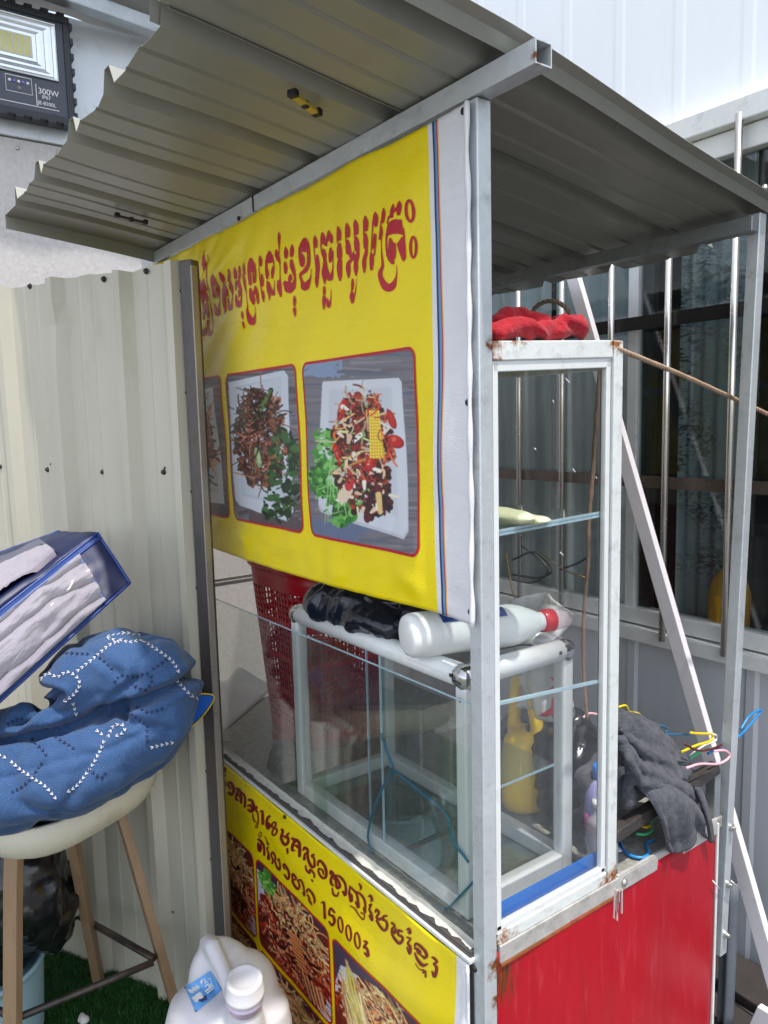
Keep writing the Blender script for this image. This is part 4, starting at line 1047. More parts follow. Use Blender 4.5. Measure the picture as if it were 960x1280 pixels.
T3 = crop(350, 1020, 9.6, [
 [(48,150,22),(62,180,24),(50,215,22),(48,260,24),(85,325,28),(122,315,26),(124,255,22),(104,232,22),(126,200,20)], [(72,228,18),(98,250,18)], [(122,380,16),(126,412,20),(126,436,12)],
 [(172,262,24),(202,285,28),(178,335,26),(176,395,24),(200,405,14)], [(212,275,24),(250,325,26),(258,470,26)], [(210,345,22),(236,368,22)],
 [(298,400,20),(312,372,22),(345,392,26),(350,430,22),(318,452,20),(312,510,26)], [(350,420,22),(358,510,24),(400,596,28),(434,590,24),(430,505,20),(402,470,22),(428,455,18)], [(332,585,14),(348,640,18),(386,674,18),(386,628,16),(430,675,18),(440,722,18)], [(412,752,16),(425,768,16)],
 [(475,580,20),(484,535,22),(512,535,24),(558,600,26),(576,680,26),(562,732,24),(525,728,22),(490,675,20),(486,625,18),(528,640,18),(542,692,14)],
 [(622,690,18),(626,655,22),(652,690,24),(630,745,24),(632,800,24),(652,825,20)], [(650,690,20),(690,740,20),(720,790,22),(728,845,26),(696,852,24),(682,775,20),(664,740,18)], [(680,705,16),(735,728,22),(795,820,22),(798,945,24),(766,905,20)], [(645,860,14),(660,930,18),(700,952,18),(716,910,12)],
])
T4 = crop(400, 1070, 9.846, [
 [(380,390,18),(372,450,22),(398,555,26),(404,490,22),(392,460,14)], [(380,370,18),(430,420,20),(468,475,22),(490,630,24),(456,562,20)], [(466,436,18),(520,470,20),(566,550,22),(574,690,14)], [(548,630,14),(566,690,20)], [(392,608,12),(448,648,12),(505,735,12),(548,775,14),(560,720,12),(520,690,14)], [(498,335,14),(520,375,24),(508,415,8)],
 [(612,492,12),(640,480,24),(658,535,24),(640,545,14)], [(622,598,16),(652,585,16),(624,645,20),(646,700,24),(656,785,24),(622,725,16)],
 [(700,680,20),(712,650,20),(742,690,20),(712,745,22),(748,775,24),(768,755,18)], [(712,790,20),(770,880,24),(812,908,26),(838,870,24),(832,800,22),(790,775,22),(800,735,22),(838,730,18)],
 [(58,556,16),(86,566,22),(96,745,26)],
 [(208,682,18),(160,630,20),(150,706,20),(190,724,24),(212,790,26),(180,836,24),(146,790,16)],
 ('ring',(282,832,26,92,24,-.18)), ('ring',(384,932,28,92,24,-.18)), ('ring',(490,1026,28,94,24,-.18)),
 [(570,1035,18),(600,1055,24),(570,1105,22),(608,1130,22),(624,1215,26),(582,1180,18)],
])
T5 = crop(460, 1110, 9.6, [
 [(300,412,22),(338,448,20),(300,490,24),(336,530,26),(352,480,16)], [(296,520,20),(320,580,24),(390,654,28),(432,620,26),(428,575,22),(384,555,22),(382,500,24),(430,512,18)],
 [(486,490,14),(515,478,24),(530,530,24),(500,520,10)], [(492,580,16),(535,600,16),(500,648,20),(532,700,24),(524,775,24),(492,700,16)],
 [(585,720,16),(590,660,22),(630,668,26),(700,735,28),(728,800,30),(700,830,26)], [(612,720,30),(636,755,46)], [(584,770,16),(620,850,28),(680,915,32),(738,900,16)], [(700,826,24),(640,780,16)], [(592,895,8),(640,960,10),(690,975,18)], [(688,1000,22),(712,985,18),(716,1050,20)],
 [(795,820,20),(820,835,24),(852,878,20),(812,895,20),(845,950,28),(822,1050,30),(792,990,16)],
])
BOLD = 1.3
price_ink = mat('dark_red_ink', lin((128, 16, 30)), .42, 0, .05, 12)
decal('dish_lettering', lb, T1[:-6] + T3 + T4[:-6] + T5, bil_l, .0014, LY, price_ink)
decal('price_lettering', lb, T1[-6:] + T2, bil_l, .0014, LY, price_ink)
decal('price_digits', lb, T4[-6:], bil_l, .0014, LY, price_ink)
def unit(q):
    x0, x1, z0, z1 = q
    return lambda x, z: ((x-x0)/(x1-x0)*100, (z1-z)/(z1-z0)*130)
lA = rect(LY, (322,1076), (411,1158), (417,1277), (327,1182))
hgt = lA[3]-lA[2]; wid = lA[1]-lA[0]; gp = .022
lB = (lA[1]+gp, lA[1]+gp+wid*1.02, lA[2]-.01, onY(423, 1176, LY).z)
lC = (lA[0]-gp-wid, lA[0]-gp, lA[2], lA[3])
lD = (lA[0], lA[1], lA[2]-gp-.21, lA[2]-gp)
lE = (lC[0], lC[1], lA[2]-gp-.21, lA[2]-gp)
for q, sd, ex in ((lA, 21, ex1), (lB, 22, ex2), (lC, 23, ex3), (lD, 24, ex4), (lE, 25, ex3)):
    print_panel('food_photo', lb, q, photo_papaya(sd, ex), unit(q), bil_l, LY, .0014, nx=180, nz_=220)

from mathutils import Euler
CT = .6605      # counter top
# ------------------------------------------------------------------ small white showcase standing on the counter
sc0 = thing('counter_showcase', 'white aluminium counter showcase with rounded top tubes standing behind the front glass', 'showcase', (-.41, .19, CT))
sx0, sx1, sy0, sy1, sz1 = -.735, -.085, .038, .335, 1.150
fw = .030
b = MB()
for (xx, yy) in ((sx0, sy0), (sx1-fw, sy0), (sx0, sy1-fw), (sx1-fw, sy1-fw)): b.box((xx, yy, CT+.001), (xx+fw, yy+fw, sz1-.035))
split_loose(b.build('upright', M['alu'], sc0, bevel=.005))
b = MB()
for zz in (CT+.001,):
    b.box((sx0+fw, sy0+.002, zz), (sx1-fw, sy0+fw, zz+.034)); b.box((sx0+fw, sy1-fw, zz), (sx1-fw, sy1, zz+.034))
    b.box((sx0+.001, sy0+fw, zz), (sx0+fw, sy1-fw, zz+.034)); b.box((sx1-fw, sy0+fw, zz), (sx1-.001, sy1-fw, zz+.034))
split_loose(b.build('bottom_rail', M['alu'], sc0, bevel=.003))
b = MB(); r_ = .022; zt = sz1-.018
def trl(a, c): b.tube([a, c], r_, 16)
trl((sx0+.02, sy0+.014, zt), (sx1-.02, sy0+.014, zt)); trl((sx0+.02, sy1-.014, zt), (sx1-.02, sy1-.014, zt)); trl((sx0+.014, sy0+.02, zt), (sx0+.014, sy1-.02, zt)); trl((sx1-.014, sy0+.02, zt), (sx1-.014, sy1-.02, zt))
split_loose(b.build('top_tube', M['alu'], sc0))
for (xx, yy, s1, s2) in ((sx0+.014, sy0+.014, -1, -1), (sx1-.014, sy0+.014, 1, -1), (sx0+.014, sy1-.014, -1, 1), (sx1-.014, sy1-.014, 1, 1)):
    blob('corner_cap', [('c', (xx - s1*.012, yy, zt), (xx, yy, zt), .0235, .0235), ('c', (xx, yy, zt), (xx, yy - s2*.012, zt), .0235, .0235), ('c', (xx, yy, zt), (xx, yy, zt-.012), .0235, .018)], M['chrome'], sc0, voxel=.004, smooth=2)
b = MB(); b.box((sx0+.02, sy0+.02, zt+.002), (sx1-.02, sy1-.02, zt+.007)); b.build('top_glass', M['glass'], sc0)
b = MB(); b.box((sx1-.016, sy0+fw, CT+.035), (sx1-.012, sy1-fw, zt-.02)); b.build('side_glass', M['glass'], sc0)
b = MB(); b.box((sx0+.012, sy0+fw, CT+.035), (sx0+.016, sy1-fw, zt-.02)); b.build('side_glass', M['glass'], sc0)
b = MB(); xm = (sx0+sx1)/2; b.box((sx0+fw, sy0+.010, CT+.03), (xm+.04, sy0+.014, zt-.02)); b.box((xm-.02, sy0+.018, CT+.03), (sx1-fw, sy0+.022, zt-.02)); split_loose(b.build('sliding_glass', M['glass'], sc0))
b = MB(); b.bar((xm+.041, sy0+.012, CT+.035), (xm+.041, sy0+.012, zt-.02), .003, .005, (1, 0, 0)); b.bar((xm-.021, sy0+.02, CT+.035), (xm-.021, sy0+.02, zt-.02), .003, .005, (1, 0, 0)); split_loose(b.build('glass_rim', M['glass_edge'], sc0))
b = MB(); b.box((sx0+.02, sy0+.03, .888), (sx1-.018, sy1-.04, .893)); b.build('shelf', shm, sc0)
b = MB(); b.box((sx1-.0175, sy0+.03, .888), (sx1-.0165, sy1-.04, .893)); b.build('shelf_edge', M['glass_edge'], sc0)
b = MB(); b.box((sx0+fw, sy0+fw, CT+.002), (sx1-fw, sy1-fw, CT+.006)); b.build('floor_glass', shm, sc0)
b = MB()
for xx, yy, zz, ax in ((sx1-.03, sy0-.0085, zt+.004, (0, -1, 0)), (sx1-.015, sy0+.001, sz1-.06, (0, -1, 0)), (sx1+.008, sy1-.05, zt+.004, (1, 0, 0))): b.lathe((xx, yy, zz), ax, [(.004, 0), (.004, .0015), (.002, .002)], 8)
split_loose(b.build('screw', M['screw'], sc0))

# ------------------------------------------------------------------ white bottle lying across the showcase
bt = thing('detergent_bottle', 'white plastic bottle with a red and clear cap lying on top of the counter showcase', 'bottle', (-.16, .16, sz1+.005))
wp = mat('white_hdpe', lin((230, 232, 230)), .34, 0, .03, 6, .05, 30, trans=.15)
A = Vector((-.205, -.005, sz1+.004)); Bv = Vector((-.102, .375, sz1+.004)); dr = (Bv-A).normalized(); r0 = .043
A.z += r0; dr.z = -.02
b = MB()
b.lathe(A, dr, [(.030, 0), (.038, .003), (.042, .012), (r0, .03), (r0, .06), (r0*.985, .065), (r0*.985, .19), (r0, .2), (.042, .225), (.036, .25), (.028, .272), (.022, .285), (.019, .292), (.019, .305)], 40, sx=1.0, sy=1.12, xdir=(0, 0, 1))
b.build('body', wp, bt)
b = MB(); b.lathe(A + dr*.298, dr, [(.022, 0), (.0235, .002), (.0235, .026), (.022, .028)], 36, xdir=(0, 0, 1)); b.build('cap_ring', mat('red_cap', lin((204, 20, 40)), .3), bt)
b = MB(); b.lathe(A + dr*.3262, dr, [(.0215, 0), (.0215, .004), (.0175, .034), (.014, .038)], 30, xdir=(0, 0, 1)); b.build('clear_cap', film('frosted_clear_pink', lin((238, 214, 220)), .5, .15), bt)
lbl = mat('blue_label', lin((44, 66, 140)), .35, 0, .15, 40)
up = Vector((0, 0, 1)); sd_ = dr.cross(up).normalized()
def on_bottle(h, ang, rr): return A + dr*h + (up*math.cos(ang)*rr + sd_*math.sin(ang)*rr*1.12)
b = MB(); b.grid(lambda u, v: on_bottle(.062 + .138*u, .30 + .55*v, r0 + .0012), 16, 8); b.build('label', lbl, bt)
b = MB()
for k in range(7): b.bar(on_bottle(.068+.018*k, .46+.05*(k % 3), r0+.0018), on_bottle(.080+.018*k, .64-.04*(k % 2), r0+.0018), .004, .0004)
b.build('label_writing', M['white_paint'], bt)
b = MB()
for k in range(-3, 4): b.bar(A + dr*-.0008 + up*-.03 + sd_*k*.009, A + dr*-.0008 + up*.03 + sd_*k*.009, .0012, .0012)
b.build('base_ribs', wp, bt)
# small crumpled cable with plug lying beside it
b = MB(); pts = spline([(-.135, .16, sz1-.008), (-.125, .21, sz1-.008), (-.13, .26, sz1-.008), (-.15, .25, sz1-.008), (-.16, .19, sz1-.008)], 6); b.tube(pts, .0022, 6); tag(b.build('thin_cable', mat('grey_cable', lin((60, 60, 62)), .4)), 'thin looped cable lying under the white bottle on the showcase', 'cable')

# ------------------------------------------------------------------ crinkled bags
def crinkle(amp, s): return lambda p, n: amp*(1-2*abs(noise.noise(p*s))) + amp*.5*(1-2*abs(noise.noise(p*s*2.3))) + amp*.22*noise.noise(p*s*6)
navy = mat('dark_navy_plastic', lin((22, 26, 40)), .2, 0, .3, 12, .25, 40, spec=.6)
o = blob('plastic_bag', [('s', (-.60, .20, sz1+.075), (.13, .10, .07)), ('s', (-.45, .17, sz1+.062), (.12, .10, .055)), ('s', (-.32, .18, sz1+.045), (.08, .09, .04)), ('s', (-.68, .22, sz1+.06), (.06, .08, .05)), ('s', (-.53, .085, sz1+.035), (.13, .055, .045)), ('s', (-.42, .075, sz1+.02), (.10, .045, .036)), ('s', (-.60, .07, sz1+.025), (.07, .04, .035))], navy, None, .008, 4, crinkle(.012, 14))
tag(o, 'dark navy plastic bag lying on top of the showcase under the yellow banner', 'plastic bag')
blk2 = M['black_plastic']
bc = onY(662, 960, .47)
o = blob('plastic_bag', [('s', (bc.x - .02, .50, CT+.10), (.11, .09, .10)), ('s', (bc.x + .08, .50, CT+.14), (.09, .08, .11)), ('s', (bc.x + .13, .49, CT+.06), (.08, .08, .06))], blk2, None, .007, 3, crinkle(.013, 13))
tag(o, 'black plastic bag standing on the counter behind the glass case and the yellow jug', 'plastic bag')
# pale translucent bag with red print
pb = film('milky_film', lin((226, 226, 224)), .72, .25)
p0, p1 = onY(640, 735, .40), onY(707, 900, .40)
b = MB()
def bagf(u, v):
    z = p1.z - .02 + (p0.z + .02 - p1.z)*v; x = p0.x + (p1.x - p0.x)*u
    y = .405 + .018*math.sin(u*9+v*4) + .012*math.sin(v*17+u*5) + .01*fbm((x*4, z*4, 1), 5)
    return (x + .018*math.sin(v*7), y, z - .03*(u-.5)**2*4*v)
b.grid(bagf, 26, 40); wbag = b.build('carrier_bag', pb, None, solid=.0006)
tag(wbag, 'crumpled milky plastic carrier bag with red print behind the white bottle', 'carrier bag')
b = MB(); redp = mat('red_bag_print', lin((206, 40, 62)), .4)
def bs(u, v): p = bagf(u, v); return (p[0], p[1] - .0016, p[2])
for pts in ([(.62,.05),(.70,.12),(.66,.2),(.80,.26)], [(.80,.03),(.74,.12),(.86,.22)], [(.55,.22),(.62,.28),(.60,.34)], [(.90,.06),(.88,.16)]):
    s_ = spline([(p[0], p[1]) for p in pts], 6)
    for q0, q1 in zip(s_[:-1], s_[1:]): b.quad(bs(q0[0]-.05, q0[1]), bs(q0[0]+.05, q0[1]), bs(q1[0]+.05, q1[1]), bs(q1[0]-.05, q1[1]))
b.grid(lambda u, v: bs(.72 + .22*u, .56 + .13*v), 6, 6); b.grid(lambda u, v: bs(.88 + .08*u, .40 + .10*v), 3, 4)
b.build('bag_print', redp, wbag)

# ------------------------------------------------------------------ yellow jug behind the showcase
yj = mat('yellow_jug_plastic', lin((255, 206, 10)), .3, 0, .04, 6, trans=.35)
jt = thing('oil_jug', 'yellow plastic jug with a looped handle standing behind the showcase', 'jug', (-.37, .44, CT))
jb = onY(650, 985, .43); jx = jb.x + .008; jy = .445
ht0 = onY(648, 846, .43).z
b_ = MB(); b_.lathe((jx, jy, CT+.002), (0, 0, 1), [(.055, 0), (.066, .01), (.068, .06), (.066, .14), (.060, .175), (.042, .195), (.01, .20)], 28, sx=1, sy=.8)
zt_ = ht0
o = blob('body', [('b', b_), ('c', (jx-.045, jy, CT+.16), (jx-.035, jy, zt_-.02), .018, .014), ('c', (jx-.035, jy, zt_-.02), (jx+.005, jy, zt_-.008), .014, .014), ('c', (jx+.005, jy, zt_-.008), (jx+.05, jy, CT+.16), .015, .019)], yj, jt, .005, 5)

# ------------------------------------------------------------------ red laundry basket (real holes)
lbk = thing('laundry_basket', 'tall dark red perforated plastic laundry basket on the counter behind the showcase', 'basket', (-.98, .37, CT))
rb = mat('red_basket_plastic', lin((186, 20, 42)), .35, 0, .06, 6, trans=.1)
bx, by, bh = -1.055, .315, .525
def bpt(a, z, dr_=0):
    t = z/bh; r = .150 + .045*t + dr_; sq = 1 + .10*math.cos(4*a)*-1
    return (bx + r*sq*math.cos(a)*1.12, by + r*sq*math.sin(a)*.92, CT + .001 + z)
na = 216; zs = [0, .02, .045]; solid_rows = {0, 1}
z = .045; bands = [(.055, 6), (.055, 0)]
rows = [(0, .05, 0)]
zcur = .05
for grp in range(4):
    for k in range(5): rows.append((zcur, zcur+.0135, 1)); rows.append((zcur+.0135, zcur+.0185, 0)); zcur += .0185
    rows.append((zcur, zcur+.016, 0)); zcur += .016
rows.append((zcur, bh, 0))
b = MB(); zl = [rows[0][0]] + [r[1] for r in rows]
V = [bpt(2*math.pi*i/na, z_) for z_ in zl for i in range(na)]
F = []
for j, (za, zb, hole) in enumerate(rows):
    for i in range(na):
        if hole and (i % 3) != 0: continue
        F.append((j*na+i, j*na+(i+1) % na, (j+1)*na+(i+1) % na, (j+1)*na+i))
b.add(V, F, 0, True); b.build('basket_wall', rb, lbk, solid=.003)
b = MB(); b.lathe((bx, by, CT+.001), (0, 0, 1), [(.12, 0), (.15, .003)], 60, sx=1.12, sy=.92); b.build('basket_floor', rb, lbk)
b = MB(); b.tube([bpt(2*math.pi*i/60, bh, .004) for i in range(60)], .008, 8, closed=True); b.build('rim', rb, lbk)
b = MB(); hp = [bpt(2.75 + .5*t, bh, .004 + .03*math.sin(math.pi*t)) for t in np.linspace(0, 1, 10)]; hp = [(p[0], p[1], p[2] - .03*math.sin(math.pi*t)) for p, t in zip(hp, np.linspace(0, 1, 10))]; b.tube(hp, .005, 8); b.build('handle', mat('pale_handle', lin((180, 160, 160)), .4), lbk)
# pale cloth heaped inside, seen through the holes
o = blob('folded_cloth', [('s', (bx+.02, by-.01, CT+.11), (.11, .09, .09)), ('s', (bx-.03, by, CT+.2), (.10, .09, .07))], mat('pink_cloth', lin((206, 140, 130)), .9, 0, .1, 10), None, .012, 3, crinkle(.012, 12))
tag(o, 'pinkish cloth heaped inside the red laundry basket', 'cloth')
# paper sheet on the far left of the counter
b = MB(); P_ = [onZ(278, 915, CT+.003), onZ(345, 858, CT+.004), onZ(300, 836, CT+.05), onZ(262, 862, CT+.06)]
b.grid(lambda u, v: tuple((P_[0]*(1-u)+P_[1]*u)*(1-v) + (P_[3]*(1-u)+P_[2]*u)*v + Vector((0, 0, .008*math.sin(u*9+v*6)*v))), 14, 10)
tag(b.build('paper_sheet', mat('white_paper', lin((232, 230, 230)), .7, 0, .06, 14, .4, 30), None, solid=.001), 'creased white paper sheet lying on the counter beside the red basket', 'paper')
# dark crumpled rag behind the front glass
q = onZ(372, 985, CT); q = Vector((-.83, .075, CT))
o = blob('plastic_bag', [('s', (-.86, .085, CT+.022), (.075, .045, .025)), ('s', (-.81, .075, CT+.018), (.06, .035, .022)), ('s', (-.88, .09, CT+.045), (.04, .03, .02))], mat('dark_grey_film', lin((62, 60, 58)), .4, 0, .3, 20, .6, 40), None, .005, 2, crinkle(.010, 26))
tag(o, 'crumpled dark grey plastic bag on the counter just behind the front glass', 'plastic bag')

# ------------------------------------------------------------------ hanger leaning inside the front glass
def hanger(name, label, pts, r, m_, group=None, twist=None):
    b = MB(); b.tube(spline(pts, 8), r, 8)
    if twist: b.tube([Vector(p) + Vector((math.cos(i*1.1), 0, math.sin(i*1.1)))*r*1.3 for i, p in enumerate(spline(twist, 10))], r*.9, 6)
    o = b.build(name, m_); tag(o, label, 'hanger', group); return o
teal = mat('teal_coated_wire', lin((24, 110, 140)), .35, 0, .08, 20)
G = 'wire clothes hangers'
hy = lambda px, py: tuple(onY(px, py, .0315))
hg = [hy(477, 918), hy(483, 938), hy(491, 962), hy(478, 985), hy(462, 1030), hy(464, 1062), hy(500, 1105), hy(530, 1128), hy(556, 1136), hy(575, 1120), hy(592, 1102)]
o1 = hanger('wire_hanger', 'teal wire hanger with a twisted neck standing inside the front glass', hg, .0026, teal, G, twist=[hy(476, 916), hy(484, 940), hy(492, 963)])
b = MB(); b.tube(spline([hy(491, 962), hy(520, 985), hy(558, 1018), hy(566, 1050), hy(586, 1078)], 8), .0026, 8); b.build('hanger_arm', teal, o1)

# ------------------------------------------------------------------ towel heap on the rear rail
tw = mat('charcoal_terry', lin((82, 84, 92)), .97, 0, .30, 70, 1.0, 300, sheen=.12, spec=.1)
def tp_(px, py, y): return onY(px, py, y)
prims = []
def chain(pts, r):
    for (a, c), (ra, rb_) in zip(zip(pts[:-1], pts[1:]), zip(r[:-1], r[1:])): prims.append(('c', a, c, ra, rb_))
def tx(px, py, x): return onX(px, py, x)
# mound over the rails
chain([tx(783, 915, -.10), tx(800, 925, -.09), tx(822, 942, -.08), tx(845, 962, -.07)], [.045, .055, .05, .04])
chain([tx(778, 930, -.10), tx(790, 960, -.07), tx(812, 975, -.05), tx(838, 988, -.03)], [.045, .05, .045, .035])
chain([tx(775, 900, -.13), tx(795, 905, -.13), tx(812, 915, -.12)], [.028, .03, .025])
chain([tx(775, 945, -.06), tx(783, 975, -.04), tx(784, 1000, -.03)], [.02, .02, .016])
for (ln, xo, rr) in (([(786, 922), (806, 938), (832, 950), (852, 960)], -.035, .015), ([(780, 938), (800, 962), (826, 974), (852, 984), (866, 1000)], -.012, .014), ([(784, 950), (800, 978), (824, 986), (846, 1000)], .002, .012), ([(776, 925), (782, 955), (786, 985), (784, 1005)], -.02, .010), ([(800, 905), (818, 918), (838, 935), (856, 948)], -.07, .016), ([(776, 912), (796, 914), (814, 922)], -.085, .014)):
    chain([tx(px, py, xo) for px, py in ln], [rr*.8] + [rr]*(len(ln)-2) + [rr*.8])
prims.append(('s', Vector((-.10, .50, .80)), (.08, .10, .05)))
prims.append(('s', Vector((-.08, .62, .80)), (.07, .07, .04)))
heap = blob('towel', prims, tw, None, .005, 2, lambda p, n: .0055*math.sin(18*(p.y*1.6 + p.z*2.4) + 3*noise.noise(p*9)) + .0035*noise.noise(p*30) + .0022*noise.noise(p*150))
tag(heap, 'charcoal terry towel heaped over the counter rail with one end hanging over the red panel', 'towel')
# hanging end: one sheet with folds, falling over the rail in front of the red panel
tops = [tx(806, 990, .004), tx(815, 985, .012), tx(832, 982, .018), tx(848, 988, .018), tx(866, 1000, .012)]
bots = [tx(834, 1062, .012), tx(842, 1066, .016), tx(856, 1062, .018), tx(872, 1040, .014), tx(886, 1050, .012)]
tsp = spline([tuple(v) for v in tops], 10); bsp = spline([tuple(v) for v in bots], 10); nT = len(tsp)-1
def hang(u, v):
    i = min(nT, int(u*nT + .5)); a, c = np.array(tsp[i]), np.array(bsp[i])
    p = a*(1-v) + c*v
    p[0] += .012*math.sin(math.pi*min(1, v*1.2)) + .006*math.sin(u*11 + v*1.5)*v + .003*math.sin(u*23)*v + .0015*noise.noise(Vector(p)*60)
    p[0] = max(p[0], .0085)
    if v < .25: p[0] -= .05*(1-v/.25)**2*.6; p[2] += .008*(1-v/.25)
    return tuple(p)
b = MB(); b.grid(hang, nT, 40); b.build('towel_end', tw, heap, solid=.007)
b = MB(); l0, l1 = tx(872, 985, .004), tx(889, 1052, .016)
b.grid(lambda u, v: tuple(Vector(l0)*(1-v) + Vector(l1)*v + Vector((.008*math.sin(v*3), .018*(u-.5)*(1.2-.5*v), .004*math.sin(u*5)))), 6, 26); b.build('towel_edge', tw, heap, solid=.008)

# ------------------------------------------------------------------ bundle of coloured hangers at the rear post
hm = {k: mat('coated_wire_' + k, lin(c), .32, 0, .06, 20) for k, c in dict(yellow=(232, 200, 20), pink=(236, 178, 190), white=(226, 224, 226), green=(70, 190, 130), blue=(40, 130, 196), maroon=(92, 30, 36), sky=(30, 110, 150)).items()}
H = lambda pts, x: [tuple(onX(px, py, x)) for px, py in pts]
hanger('wire_hanger', 'yellow wire hanger with its hook in front of the white pole', H([(852, 940), (870, 932), (888, 926), (890, 918), (874, 917), (863, 916)], -.02), .0030, hm['yellow'], G)
hanger('wire_hanger', 'pink wire hanger with a round hook beside the right rear post', H([(858, 960), (875, 955), (896, 955), (908, 950), (912, 943), (905, 938), (893, 939)], .004), .0030, hm['pink'], G)
hanger('wire_hanger', 'white wire hanger hook behind the yellow hook by the post', H([(862, 945), (880, 932), (894, 926), (895, 919), (884, 917)], -.04), .0026, hm['white'], G)
hanger('wire_hanger', 'green wire hanger sticking out beside the towel', H([(862, 948), (872, 942), (884, 936), (892, 936)], -.03), .0028, hm['green'], G)
hanger('wire_hanger', 'maroon wire hanger lying across the bundle by the post', H([(856, 930), (872, 938), (890, 936), (902, 931)], -.01), .0028, hm['maroon'], G)
hanger('wire_hanger', 'bright blue wire hanger sticking out to the right of the rear post', H([(885, 942), (905, 930), (924, 920), (938, 905), (951, 890), (948, 888), (936, 896), (926, 912)], -.05), .0032, hm['blue'], G)
hanger('wire_hanger', 'yellow wire hanger sticking up behind the heaped towel', H([(773, 884), (782, 882), (787, 890), (798, 892), (806, 901)], -.16), .0028, hm['yellow'], G)
hanger('wire_hanger', 'dark teal wire hanger hook peeping over the towel', H([(818, 909), (826, 907), (834, 911), (833, 917), (850, 918), (868, 918)], -.14), .0024, hm['sky'], G)
hanger('wire_hanger', 'pale pink wire hanger inside the glass case end by the towel', H([(729, 897), (736, 892), (746, 893), (752, 897)], -.16), .0028, hm['pink'], G)
Z = lambda pts, z: [tuple(onZ(px, py, z)) for px, py in pts]
hanger('wire_hanger', 'blue wire hanger lying on the counter under the steel rail', Z([(775, 1042), (777, 1058), (788, 1069), (803, 1072), (811, 1066), (808, 1055), (816, 1050)], CT+.006), .0036, hm['blue'], G)
hanger('wire_hanger', 'green wire hanger hook under the steel rail', Z([(795, 1042), (806, 1043), (815, 1038), (814, 1028), (820, 1020)], CT+.018), .0034, hm['green'], G)
hanger('wire_hanger', 'pink wire hanger hook under the left end of the steel rail', Z([(774, 1044), (784, 1040), (792, 1034), (792, 1028)], CT+.016), .0034, hm['pink'], G)
hanger('wire_hanger', 'mustard wire hanger partly under the steel rail and towel', Z([(797, 1028), (806, 1034), (813, 1032)], CT+.030), .0030, hm['yellow'], G)
o = tag((lambda b: (b.lathe(onX(788, 1055, -.06) * 0 + Vector((-.07, .46, CT+.001)), (0, 0, 1), [(.016, 0), (.018, .002), (.018, .003)], 20), b.build('plastic_ring', hm['white']))[1])(MB()), 'small pale disc lying on the counter beside the blue hanger', 'disc')

# ------------------------------------------------------------------ bottles on the counter behind the case
pm = mat('lilac_plastic', lin((150, 150, 196)), .3, 0, .06, 8, trans=.2)
wb = thing('water_bottle', 'lilac plastic bottle with a blue cap between the case frame and the towel', 'bottle', (-.09, .425, CT))
wx, wy = -.085, .425
b = MB(); b.lathe((wx, wy, CT+.001), (0, 0, 1), [(.030, 0), (.034, .006), (.034, .03), (.032, .05), (.034, .08), (.034, .13), (.026, .155), (.016, .168)], 24); b.build('body', pm, wb)
b = MB(); b.lathe((wx, wy, CT+.170), (0, 0, 1), [(.017, 0), (.018, .002), (.018, .026), (.016, .028)], 20); b.build('cap', mat('blue_cap', lin((40, 120, 210)), .3), wb)
b = MB(); b.lathe((wx, wy, CT+.05), (0, 0, 1), [(.0343, 0), (.0343, .045)], 24); b.build('label', mat('magenta_print', lin((190, 96, 160)), .4, 0, .4, 40), wb)
cb = thing('clear_bottle', 'small clear ribbed plastic bottle at the foot of the case frame', 'bottle', (-.075, .366, CT))
b = MB(); pr = []
for k in range(15): pr.append((.024 - .002*(k % 2), .006*k))
pr += [(.018, .095), (.011, .108), (.011, .12)]
b.lathe((-.068, .395, CT+.001), (0, 0, 1), pr, 20); b.build('body', film('clear_pet', lin((220, 226, 228)), .38, .08), cb)
b = MB(); b.lathe((-.068, .395, CT+.1205), (0, 0, 1), [(.013, 0), (.013, .014)], 16); b.build('cap', hm['white'], cb)

# ------------------------------------------------------------------ roll of pale cloth on the glass shelf, twig, cables
a0, a1 = Vector((-.20, .12, 0)), Vector((-.06, .155, 0))
zr = onX(640, 645, -.06).z
s0, s1 = onX(622, 670, -.02), onX(750, 646, -.02)
zs_ = s0.z + (s1.z-s0.z)*.35 + .007
rx_ = onY(667, 634, .12).x
o = blob('folded_cloth', [('s', (rx_ - .13, .125, zs_+.013), (.13, .040, .012)), ('s', (rx_ - .08, .115, zs_+.016), (.085, .032, .015)), ('s', (rx_ - .05, .150, zs_+.009), (.055, .04, .008))], mat('pale_green_cloth', lin((206, 210, 170)), .85, 0, .06, 20, .4, 200), None, .004, 3, lambda p, n: .002*noise.noise(p*40))
tag(o, 'rolled pale yellow green cloth lying on the upper glass shelf', 'cloth')
tm = mat('bare_twig', lin((128, 104, 84)), .85, 0, .2, 30, .6, 60)
b = MB(); tpts = [tuple(onY(px, py, .44 + dy)) for px, py, dy in ((752, 440, .0), (746, 520, .0), (741, 590, .005), (736, 650, .0), (735, 700, .0), (731, 750, .004), (729, 800, 0), (730, 850, 0), (734, 900, 0))]
b.tube(spline(tpts, 8), [.0055 - .0018*(i/64) + .0005*math.sin(i*1.7) for i in range(65)], 8); tag(b.build('twig', tm), 'thin bare brown twig standing upright behind the glass door', 'twig')
ck = mat('black_cable', lin((28, 28, 30)), .45)
b = MB()
for k, pts in enumerate(([(640, 700), (668, 690), (690, 712), (672, 722), (640, 718)], [(652, 682), (676, 700), (684, 716), (665, 728), (636, 724)], [(700, 712), (722, 704), (735, 696)])):
    b.tube(spline([tuple(onY(px, py, 1.02 + .02*k)) for px, py in pts], 8), .004, 6)
tag(b.build('cable_tangle', ck), 'tangle of thin black cables hanging behind the glass case in front of the window', 'cable')
